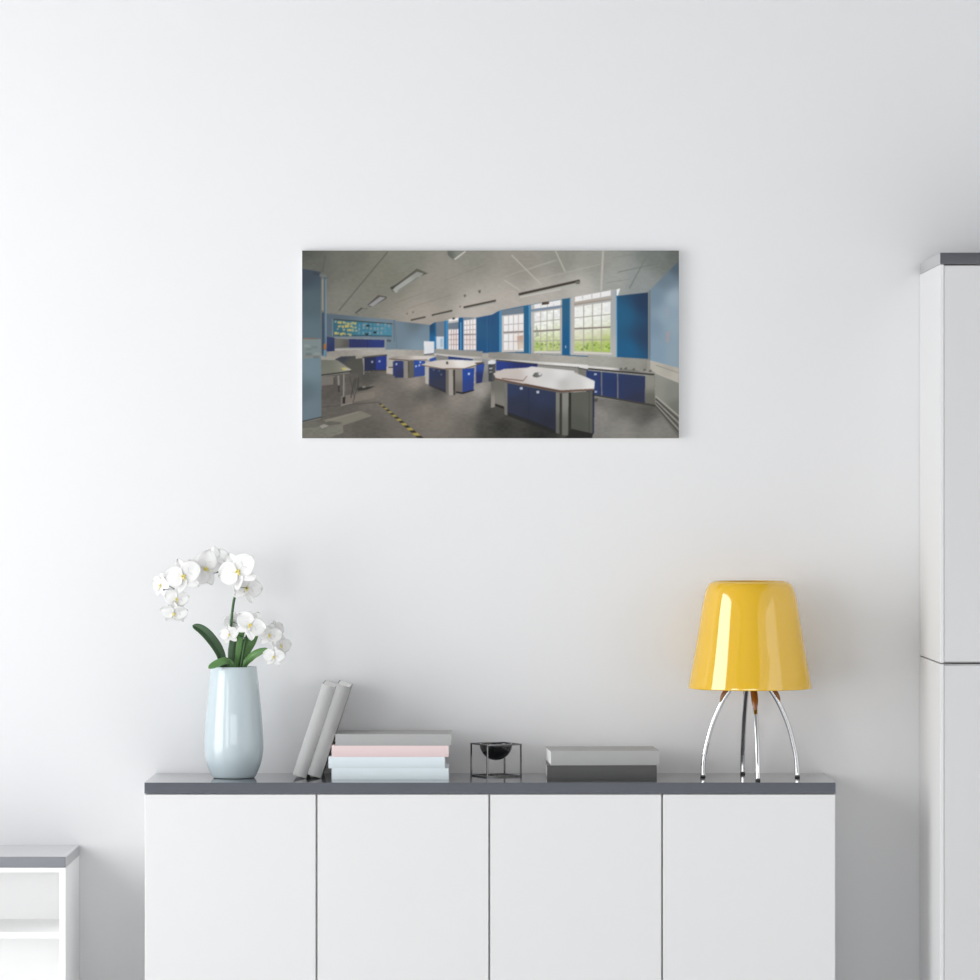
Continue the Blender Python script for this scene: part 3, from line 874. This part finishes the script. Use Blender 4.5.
    line((3, 835, 565), (4, 240, 508), 20, (186, 172, 158))
    line((3, 835, 580), (4, 240, 524), 8, (150, 138, 126))
    q = [(3, 842, 602), (4, 228, 548), (8, 226, 86), (7, 842, 72)]
    fill(q, [((3, 880, 640), (246, 246, 242)), ((4, 180, 600), (248, 247, 244)), ((3, 900, 720), (250, 250, 246)), ((4, 100, 680), (250, 250, 246)), ((3, 900, 800), (246, 246, 236)), ((4, 100, 780), (244, 245, 232)), ((3, 900, 900), (232, 228, 200)), ((4, 100, 890), (228, 224, 196)), ((7, 880, 30), (186, 206, 110)), ((8, 60, 30), (174, 202, 84)), ((8, 180, 20), (180, 206, 84)), ((4, 160, 965), (190, 210, 110))], noise=16)
    for k in range(18):
        x, y = -130 + r.uniform(0, 330), r.uniform(-20, 60)
        fill([(8, x, y), (8, x + 22, y - 8), (8, x + 30, y + 12), (8, x + 8, y + 18)], r.choice([(130, 168, 50), (150, 190, 66), (206, 224, 130), (112, 150, 50)]), .7)
    grid_window(*q, 4, 4, (176, 168, 152), 9, 2)
    line((3, 842, 824), (4, 228, 808), 15, (146, 134, 122))
    line((7, 835, 84), (8, 240, 98), 18, (224, 216, 206))
    line((4, 288, 440), (8, 292, 130), 10, (86, 168, 214))
    fill([(4, 288, 425), (4, 326, 414), (4, 305, 485), (4, 290, 488)], (248, 246, 242))
    # right corner pipe and right wall
    line((4, 622, 430), (8, 622, 165), 22, (104, 116, 122))
    line((4, 617, 430), (8, 617, 165), 8, (150, 156, 156))
    line((4, 640, 430), (8, 640, 165), 10, (50, 62, 78))
    fill([(4, 636, 425), (4, 940, 118), (8, 940, 255), (8, 632, 168)], [((4, 900, 190), (84, 102, 116)), ((4, 780, 330), (112, 132, 146)), ((4, 680, 500), (122, 146, 164)), ((4, 880, 520), (160, 180, 194)), ((4, 800, 700), (146, 170, 188)), ((8, 700, 100), (134, 162, 184)), ((8, 880, 100), (146, 168, 182)), ((4, 900, 800), (150, 172, 186)), ((4, 665, 800), (126, 152, 172))])
    fill([(4, 790, 860), (4, 835, 840), (4, 825, 960), (4, 795, 970)], (176, 160, 162), .7)
    fill([(4, 780, 620), (4, 830, 600), (4, 830, 700), (4, 790, 720)], (162, 168, 178), .6)
    # splashback and worktop under the windows
    fill([(6, 395, 48), (6, 885, 74), (6, 880, 128), (6, 400, 100)], (156, 152, 144))
    fill([(6, 945, 84), (7, 0, 84), (7, 100, 82), (7, 980, 130), (8, 0, 105), (8, 290, 132), (8, 614, 152), (8, 618, 270), (8, 0, 225), (7, 40, 160), (6, 945, 140)], [((7, 60, 120), (150, 146, 138)), ((7, 300, 130), (164, 160, 150)), ((7, 700, 150), (178, 174, 164)), ((8, 100, 170), (172, 170, 160)), ((8, 520, 200), (156, 154, 144)), ((8, 600, 230), (140, 138, 128))], noise=6)
    fill([(8, 600, 165), (8, 632, 168), (8, 680, 285), (8, 600, 270)], (158, 154, 144))
    # right side panel and radiator
    fill([(8, 632, 166), (8, 940, 248), (8, 940, 392), (8, 680, 288), (8, 634, 262)], [((8, 680, 220), (192, 186, 172)), ((8, 900, 300), (196, 188, 174)), ((8, 840, 250), (178, 172, 160))])
    line((8, 690, 215), (8, 940, 300), 8, (152, 146, 134))
    fill([(8, 672, 285), (8, 940, 390), (8, 940, 985), (8, 690, 640)], (112, 110, 102))
    fill([(8, 676, 288), (8, 940, 392), (8, 940, 735), (8, 684, 525)], [((8, 720, 350), (150, 150, 140)), ((8, 860, 480), (136, 138, 128)), ((8, 720, 500), (148, 148, 138)), ((8, 910, 650), (118, 120, 110))])
    line((8, 680, 292), (8, 940, 396), 12, (194, 188, 174))
    line((8, 684, 530), (8, 940, 748), 14, (178, 174, 162))
    for k in range(5):
        line((8, 690, 560 + k * 18), (8, 940, 785 + k * 34), 9, ((62, 60, 56), (168, 164, 154))[k % 2])
    # base units by the windows
    fill([(7, 0, 160), (7, 40, 150), (7, 980, 212), (8, 0, 222), (8, 330, 248), (8, 680, 285), (8, 672, 318), (8, 0, 262), (7, 0, 190)], [((7, 100, 165), (190, 186, 180)), ((7, 300, 175), (214, 210, 204)), ((7, 800, 212), (236, 234, 230)), ((8, 200, 245), (230, 227, 222)), ((8, 420, 260), (130, 127, 119)), ((8, 640, 280), (158, 154, 146))])
    for x, y in ((330, 250), (380, 245), (460, 255), (570, 260), (630, 270)):
        fill([(8, x - 12, y), (8, x + 14, y - 12), (8, x + 18, y + 14), (8, x - 10, y + 14)], (92, 90, 84), .8)
    fill([(7, 460, 205), (7, 885, 236), (7, 885, 290), (7, 460, 250)], (148, 145, 138))
    line((7, 460, 208), (7, 885, 238), 8, (110, 106, 100))
    line((7, 40, 164), (7, 465, 206), 12, (62, 56, 56))
    fill([(7, 42, 172), (7, 462, 210), (7, 462, 262), (7, 42, 270)], [((7, 80, 200), (44, 64, 146)), ((7, 300, 220), (44, 54, 116)), ((7, 440, 230), (42, 54, 118))])
    fill([(7, 880, 240), (8, 0, 262), (8, 0, 345), (7, 880, 320)], [((7, 900, 280), (122, 120, 112)), ((7, 970, 270), (130, 128, 120))])
    line((7, 875, 243), (8, 0, 262), 10, (64, 60, 58))
    fill([(8, -20, 268), (8, 582, 326), (8, 578, 606), (8, -20, 500)], [((8, 60, 400), (48, 66, 122)), ((8, 220, 400), (46, 60, 108)), ((8, 450, 400), (50, 62, 98)), ((8, 500, 580), (54, 58, 84)), ((8, 220, 300), (46, 64, 116))])
    line((8, 0, 252), (8, 675, 312), 16, (58, 54, 52))
    for x0, x1, y0, y1 in ((136, 138, 282, 545), (300, 302, 298, 566)):
        line((8, x0, y0), (8, x1, y1), 11, (132, 130, 124))
    fill([(8, 582, 328), (8, 674, 316), (8, 684, 628), (8, 580, 612)], [((8, 620, 380), (148, 146, 134)), ((8, 640, 580), (108, 106, 96))])
    line((8, 60, 520), (8, 690, 628), 18, (70, 67, 62))
    for x, y in ((72, 308), (75, 486)):
        fill([(8, x - 14, y - 8), (8, x + 14, y - 10), (8, x + 16, y + 8), (8, x - 10, y + 10)], (176, 190, 214))
    fill([(8, 62, 560), (8, 100, 550), (8, 90, 590), (8, 62, 585)], (70, 66, 60), .7)
    # far left work table
    fill([(6, 285, 180), (6, 345, 170), (6, 345, 330), (6, 285, 330)], (190, 180, 168))
    fill([(5, 885, 230), (5, 950, 235), (5, 950, 310), (5, 885, 300)], (188, 176, 164))
    line((5, 905, 240), (5, 950, 236), 10, (82, 72, 66))
    fill([(5, 950, 175), (5, 990, 172), (5, 990, 345), (5, 950, 318)], (50, 60, 110))
    fill([(6, -10, 168), (6, 78, 172), (6, 78, 342), (6, -10, 345)], [((6, 20, 200), (52, 62, 116)), ((6, 60, 320), (52, 56, 92))])
    fill([(6, 80, 168), (6, 125, 165), (6, 128, 348), (6, 85, 345)], (142, 136, 126))
    fill([(6, 126, 170), (6, 190, 166), (6, 190, 340), (6, 130, 348)], (100, 95, 86))
    line((6, 128, 170), (6, 130, 346), 8, (70, 66, 62))
    fill([(6, 186, 164), (6, 298, 172), (6, 296, 322), (6, 186, 336)], [((6, 220, 190), (44, 78, 170)), ((6, 250, 310), (56, 76, 150))])
    fill([(5, 905, 148), (6, 0, 125), (6, 130, 120), (6, 405, 124), (6, 335, 160), (6, 130, 166), (6, 0, 170), (5, 940, 160)], [((5, 960, 145), (150, 140, 128)), ((6, 60, 140), (176, 166, 156)), ((6, 250, 135), (216, 206, 198)), ((6, 380, 128), (214, 206, 198))])
    line((5, 910, 152), (6, 130, 166), 8, (92, 74, 60))
    line((6, 130, 164), (6, 320, 158), 7, (140, 120, 104))
    for x, y in ((5, 203), (205, 225), (238, 216), (248, 184)):
        fill([(6, x - 8, y - 8), (6, x + 12, y - 8), (6, x + 8, y + 10), (6, x - 6, y + 14)], (168, 186, 220))
    # white board and back desks
    fill([(2, 285, 950), (2, 392, 955), (6, 392, 92), (6, 288, 108)], [((2, 330, 970), (228, 228, 230)), ((6, 340, 60), (224, 226, 230))])
    line((6, 288, 108), (6, 395, 96), 8, (52, 62, 76))
    fill([(6, 345, 150), (6, 420, 130), (6, 420, 172), (6, 345, 178)], (48, 84, 170))
    fill([(6, 385, 95), (6, 870, 138), (6, 830, 165), (6, 530, 130), (6, 410, 130)], (206, 200, 194))
    fill([(6, 410, 108), (6, 535, 128), (6, 535, 165), (6, 410, 165)], (136, 134, 130))
    fill([(6, 535, 125), (6, 785, 152), (6, 785, 170), (6, 535, 165)], (44, 62, 122))
    fill([(6, 790, 145), (6, 945, 138), (6, 945, 190), (6, 790, 165)], (168, 164, 158))
    fill([(6, 880, 150), (6, 946, 168), (6, 944, 388), (6, 878, 392)], [((6, 910, 200), (150, 148, 144)), ((6, 910, 360), (126, 124, 120))])
    fill([(6, 940, 165), (7, 5, 165), (7, 5, 385), (6, 945, 380)], (66, 68, 72))
    fill([(6, 940, 170), (7, 8, 160), (7, 35, 180), (7, 30, 205), (6, 940, 205)], (226, 226, 228))
    line((6, 950, 250), (7, 20, 245), 14, (186, 188, 190))
    line((6, 950, 285), (7, 20, 280), 14, (140, 140, 140))
    fill([(7, 5, 205), (7, 38, 200), (7, 30, 380), (7, 0, 380)], (80, 82, 84))
    # middle work table
    fill([(6, 300, 232), (6, 338, 236), (6, 335, 412), (6, 300, 400)], (186, 178, 168))
    fill([(6, 338, 238), (6, 512, 262), (6, 512, 492), (6, 338, 410)], [((6, 370, 270), (50, 60, 96)), ((6, 460, 400), (58, 62, 80)), ((6, 480, 280), (50, 57, 86))])
    fill([(6, 338, 410), (6, 512, 470), (6, 512, 500), (6, 338, 425)], (54, 52, 58), .8)
    fill([(6, 510, 262), (6, 540, 264), (6, 540, 518), (6, 510, 492)], (112, 106, 98))
    fill([(6, 538, 262), (6, 582, 262), (6, 586, 522), (6, 540, 522)], (164, 156, 146))
    fill([(6, 582, 262), (6, 606, 260), (6, 606, 516), (6, 586, 522)], (66, 62, 58))
    fill([(6, 604, 260), (6, 682, 254), (6, 682, 496), (6, 604, 490)], [((6, 640, 300), (142, 134, 124)), ((6, 640, 470), (112, 105, 96))])
    fill([(6, 610, 482), (6, 682, 492), (6, 800, 462), (6, 795, 476), (6, 682, 510), (6, 612, 498)], (46, 43, 42))
    fill([(6, 680, 252), (6, 802, 244), (6, 792, 466), (6, 680, 492)], [((6, 720, 280), (40, 76, 172)), ((6, 760, 440), (48, 68, 142))])
    line((6, 805, 250), (6, 800, 400), 10, (176, 170, 160))
    fill([(6, 818, 208), (6, 905, 198), (6, 878, 392), (6, 818, 404)], [((6, 860, 220), (48, 80, 170)), ((6, 850, 340), (46, 54, 108))])
    fill([(6, 254, 210), (6, 400, 168), (6, 560, 158), (6, 860, 172), (6, 885, 185), (6, 820, 214), (6, 700, 248), (6, 470, 250)], [((6, 320, 205), (206, 194, 184)), ((6, 500, 200), (212, 202, 192)), ((6, 640, 190), (240, 234, 228)), ((6, 780, 185), (228, 220, 212)), ((6, 560, 240), (216, 204, 194))])
    line((6, 256, 214), (6, 470, 252), 8, (120, 92, 72))
    line((6, 470, 252), (6, 702, 250), 8, (110, 84, 66))
    line((6, 702, 250), (6, 870, 200), 8, (116, 90, 72))
    fill([(6, 800, 190), (6, 900, 182), (6, 890, 200), (6, 830, 212)], (66, 54, 46), .8)
    fill([(6, 512, 182), (6, 530, 176), (6, 534, 206), (6, 514, 206)], (60, 60, 58))
    for x, y, cc in ((744, 305, (214, 226, 240)), (385, 262, (86, 90, 110)), (440, 272, (86, 90, 110)), (462, 310, (90, 94, 116))):
        fill([(6, x - 10, y - 10), (6, x + 12, y - 10), (6, x + 9, y + 10), (6, x - 7, y + 10)], cc)
    # front work table
    fill([(7, -10, 390), (7, 34, 380), (7, 30, 640), (7, -10, 650)], [((7, 10, 400), (110, 106, 98)), ((7, 15, 600), (150, 144, 134))])
    fill([(7, 25, 360), (7, 130, 395), (7, 130, 645), (7, 30, 612)], [((7, 70, 400), (112, 110, 100)), ((7, 80, 580), (130, 127, 116))])
    fill([(7, 30, 605), (7, 120, 635), (7, 120, 660), (7, 30, 630)], (44, 43, 40))
    fill([(7, 120, 390), (7, 160, 400), (7, 160, 730), (7, 128, 715)], [((7, 128, 500), (92, 90, 82)), ((7, 150, 500), (150, 148, 138))])
    fill([(7, 156, 398), (7, 656, 492), (7, 652, 885), (7, 400, 780), (7, 156, 700)], [((7, 200, 440), (52, 64, 98)), ((7, 500, 520), (52, 62, 92)), ((7, 250, 650), (52, 57, 78)), ((7, 560, 820), (48, 51, 66)), ((7, 360, 740), (50, 55, 72))])
    line((7, 374, 450), (7, 370, 760), 6, (42, 46, 78))
    fill([(7, 156, 695), (7, 400, 775), (7, 652, 880), (7, 652, 915), (7, 156, 730)], (40, 40, 40), .7)
    fill([(7, 650, 492), (7, 692, 500), (7, 688, 915), (7, 650, 905)], [((7, 670, 560), (128, 128, 118)), ((7, 670, 860), (104, 105, 97))])
    fill([(7, 690, 500), (7, 716, 502), (7, 716, 925), (7, 686, 915)], (62, 61, 55))
    fill([(7, 714, 500), (7, 782, 496), (7, 776, 928), (7, 714, 928)], [((7, 745, 540), (140, 140, 130)), ((7, 745, 880), (112, 113, 104))])
    fill([(7, 780, 496), (7, 808, 494), (7, 808, 900), (7, 776, 925)], (54, 53, 48))
    fill([(7, 806, 494), (8, 10, 482), (8, 48, 478), (8, 46, 915), (8, 0, 905), (7, 806, 865)], [((7, 850, 540), (96, 98, 88)), ((7, 900, 800), (86, 88, 79)), ((8, 20, 700), (98, 99, 90))])
    line((8, 12, 486), (8, 10, 900), 8, (70, 70, 66), .8)
    fill([(8, 44, 478), (8, 64, 468), (8, 60, 905), (8, 44, 930)], (48, 52, 76))
    fill([(7, 806, 862), (8, 46, 910), (8, 40, 970), (7, 700, 970), (7, 776, 930)], (46, 45, 42))
    fill([(7, 12, 300), (7, 120, 254), (7, 362, 240), (7, 402, 228), (7, 835, 272), (7, 845, 292), (7, 980, 345), (8, 0, 345), (8, 68, 378), (8, 62, 456), (7, 980, 460), (7, 700, 472), (7, 330, 408), (7, 100, 372), (7, 40, 350)],
         [((7, 80, 300), (206, 194, 186)), ((7, 250, 330), (202, 190, 182)), ((7, 400, 270), (226, 220, 216)), ((7, 560, 330), (218, 214, 210)), ((7, 700, 300), (232, 230, 228)), ((7, 730, 400), (196, 194, 190)), ((7, 600, 430), (226, 224, 222)), ((7, 860, 420), (214, 212, 208)), ((8, 30, 420), (236, 234, 230))])
    line((7, 30, 352), (7, 330, 412), 14, (112, 78, 62))
    line((7, 330, 410), (7, 702, 480), 18, (104, 74, 60))
    line((7, 695, 480), (8, 20, 466), 18, (116, 84, 66))
    line((8, 0, 468), (8, 64, 464), 18, (116, 84, 66))
    line((7, 100, 350), (7, 318, 374), 9, (120, 86, 70))
    line((7, 318, 374), (7, 356, 326), 8, (146, 116, 98))
    fill([(7, 412, 322), (7, 436, 292), (7, 470, 288), (7, 512, 306), (7, 505, 328), (7, 460, 342), (7, 425, 336)], [((7, 440, 320), (92, 92, 90)), ((7, 500, 312), (160, 160, 158))])
    fill([(7, 470, 295), (7, 495, 300), (7, 500, 318), (7, 478, 312)], (240, 240, 240))
    for x, y in ((295, 452), (464, 490)):
        fill([(7, x - 14, y - 12), (7, x + 16, y - 14), (7, x + 18, y + 10), (7, x - 6, y + 14)], (196, 204, 216))
    # hazard tape on the floor
    pa, pb = np.array(A_((5, 815, 605))), np.array(A_((6, 262, 965)))
    d = pb - pa
    nn = np.array((-d[1], d[0])) / np.hypot(*d)
    un = lambda v: (1, (v[0] - 300) * 10.208, (v[1] - 248) * 10.208)
    t_ = 0.0
    k = 0
    while t_ < 1:
        st = .040 + .045 * t_
        w0 = (8 + 13 * t_) / 10.208
        e = min(1.0, t_ + st)
        sl = d / np.hypot(*d) * w0 * 1.1
        fill([un(pa + d * t_ + nn * w0 - sl), un(pa + d * e + nn * w0 - sl), un(pa + d * e - nn * w0 + sl), un(pa + d * t_ - nn * w0 + sl)], (44, 42, 38) if k % 2 == 0 else (176 + 20 * t_, 160 + 14 * t_, 60), .9)
        t_ = e
        k += 1
    # strip lights on the ceiling
    fill([(2, 525, 28), (2, 745, 28), (2, 600, 128), (2, 555, 100), (2, 528, 70)], [((2, 545, 60), (98, 102, 93)), ((2, 640, 60), (138, 140, 130))])
    line((2, 598, 120), (2, 712, 36), 16, (206, 200, 188))
    fill([(1, 920, 405), (2, 0, 375), (2, 215, 212), (2, 325, 262), (2, 250, 290), (2, 0, 460), (1, 950, 445)], [((2, 100, 310), (92, 88, 78)), ((2, 270, 250), (96, 94, 84)), ((1, 950, 410), (72, 72, 66))])
    fill([(1, 945, 430), (2, 0, 396), (2, 215, 244), (2, 285, 262), (2, 240, 300), (2, 0, 462)], [((2, 100, 370), (164, 166, 158)), ((2, 250, 275), (148, 149, 140))])
    line((2, 20, 440), (2, 230, 300), 7, (112, 112, 104))
    fill([(1, 690, 582), (1, 800, 482), (1, 892, 500), (1, 880, 520), (1, 745, 600), (1, 715, 602)], (88, 84, 76))
    fill([(1, 700, 588), (1, 818, 500), (1, 876, 508), (1, 745, 600)], (150, 149, 150))
    fill([(1, 560, 665), (1, 625, 610), (1, 695, 622), (1, 605, 684)], (82, 80, 73))
    fill([(1, 576, 668), (1, 645, 618), (1, 688, 624), (1, 608, 682)], (126, 126, 118))
    line((2, 152, 738), (2, 302, 705), 17, (86, 78, 68))
    line((2, 175, 748), (2, 300, 722), 9, (160, 158, 152))
    line((2, 366, 688), (2, 576, 640), 18, (82, 74, 64))
    line((2, 390, 695), (2, 576, 655), 10, (168, 168, 162))
    line((2, 690, 608), (3, 40, 538), 20, (80, 72, 62))
    line((2, 700, 622), (3, 40, 556), 12, (170, 170, 163))
    line((3, 280, 502), (3, 890, 374), 30, (182, 182, 172))
    line((3, 285, 505), (3, 700, 424), 8, (214, 208, 198))
    line((3, 272, 476), (3, 895, 336), 26, (74, 68, 58))
    fill([(3, 850, 345), (3, 900, 335), (3, 895, 370), (3, 855, 372)], (120, 116, 106))
    for x, y, s_ in ((853, 447, 14), (703, 490, 12), (115, 672, 8), (175, 657, 9), (655, 600, 8)):
        fill([(2, x - s_, y - s_), (2, x + s_, y - s_), (2, x + s_ * .6, y + s_), (2, x - s_ * .6, y + s_)], (108, 100, 90))


paint()
lum_ = IMG @ np.array([.3, .55, .15], np.float32)
IMG[:] = lum_[..., None] + (IMG - lum_[..., None]) * .84
small = IMG.reshape(NY, SS, NX, SS, 3).mean((1, 3)).clip(0, 255) / 255.0
for ax in (0, 1):
    pad = np.pad(small, [(1, 1) if k_ == ax else (0, 0) for k_ in range(3)], mode='edge')
    sl = lambda a, b: pad[a:b] if ax == 0 else pad[:, a:b]
    n_ = small.shape[ax]
    small = .12 * sl(0, n_) + .76 * sl(1, n_ + 1) + .12 * sl(2, n_ + 2)
PRINT_GAIN = .90
lincol = np.where(small <= .04045, small / 12.92, ((small + .055) / 1.055) ** 2.4) * PRINT_GAIN
cy = -.02
cs = F / (D + cy)
cx0, cx1 = (X0 - 490) / cs, (X1 - 490) / cs
cz1, cz0 = CZ - (Y0 - 490) / cs, CZ - (Y1 - 490) / cs
ctr = Vector(((cx0 + cx1) / 2, 0, (cz0 + cz1) / 2))
gx, gz = np.meshgrid(np.linspace(cx0, cx1, NX) - ctr.x, np.linspace(cz1, cz0, NY) - ctr.z)
fv = np.stack([gx, np.full_like(gx, cy), gz], -1).reshape(-1, 3)
idx = np.arange(NX * NY).reshape(NY, NX)
quads = np.stack([idx[1:, :-1], idx[1:, 1:], idx[:-1, 1:], idx[:-1, :-1]], -1).reshape(-1, 4)
hx, hz = (cx1 - cx0) / 2, (cz1 - cz0) / 2
n0 = len(fv)
ex = [(-hx, -.0002, -hz), (hx, -.0002, -hz), (hx, -.0002, hz), (-hx, -.0002, hz), (-hx, cy, -hz), (hx, cy, -hz), (hx, cy, hz), (-hx, cy, hz)]
verts = [tuple(v_) for v_ in fv.tolist()] + ex
faces = [tuple(q_) for q_ in quads.tolist()] + [tuple(n0 + i for i in f) for f in ((0, 3, 2, 1), (0, 1, 5, 4), (1, 2, 6, 5), (2, 3, 7, 6), (3, 0, 4, 7))]
me = bpy.data.meshes.new('canvas_print')
me.from_pydata(verts, [], faces)
ca = me.color_attributes.new('print', 'FLOAT_COLOR', 'POINT')
buf = np.ones((len(verts), 4), np.float32)
buf[:n0, :3] = lincol.reshape(-1, 3)
buf[n0:, :3] = .75
ca.data.foreach_set('color', buf.ravel())
mp = bpy.data.materials.new('printed_canvas')
mp.use_nodes = True
nt = mp.node_tree
an = nt.nodes.new('ShaderNodeAttribute')
an.attribute_name = 'print'
wv = nt.nodes.new('ShaderNodeTexNoise')
wv.inputs['Scale'].default_value = 900
bp = nt.nodes.new('ShaderNodeBump')
bp.inputs['Strength'].default_value = .05
bp.inputs['Distance'].default_value = .0005
nt.links.new(wv.outputs['Fac'], bp.inputs['Height'])
pb_ = nt.nodes['Principled BSDF']
nt.links.new(an.outputs['Color'], pb_.inputs['Base Color'])
nt.links.new(bp.outputs['Normal'], pb_.inputs['Normal'])
pb_.inputs['Roughness'].default_value = .8
pb_.inputs['Specular IOR Level'].default_value = .1
me.materials.append(mp)
me.materials.append(M_WHITE)
mi = np.zeros(len(faces), np.int32)
mi[-5:] = 1
me.polygons.foreach_set('material_index', mi)
o = bpy.data.objects.new('canvas_print', me)
C.objects.link(o)
o.location = ctr
o['label'] = 'wide canvas print of an empty classroom with blue cupboards hanging on the wall'
o['category'] = 'picture'

# ------------------------------------------------------------------ camera and view
cam = bpy.data.cameras.new('camera')
cam.sensor_fit = 'HORIZONTAL'
cam.sensor_width = 36
cam.lens = F / 980 * 36
cam.clip_end = 100
co = bpy.data.objects.new('camera', cam)
C.objects.link(co)
co.location = (0, -D, CZ)
co.rotation_euler = (math.pi / 2, 0, 0)
sc = bpy.context.scene
sc.camera = co
sc.view_settings.view_transform = 'Standard'
sc.view_settings.look = 'None'
sc.view_settings.gamma = 1
sc.view_settings.use_curve_mapping = False
sc.view_settings.exposure = 0.0
sc.cycles.use_denoising = True
sc.cycles.max_bounces = 10
sc.cycles.diffuse_bounces = 6
sc.cycles.glossy_bounces = 5
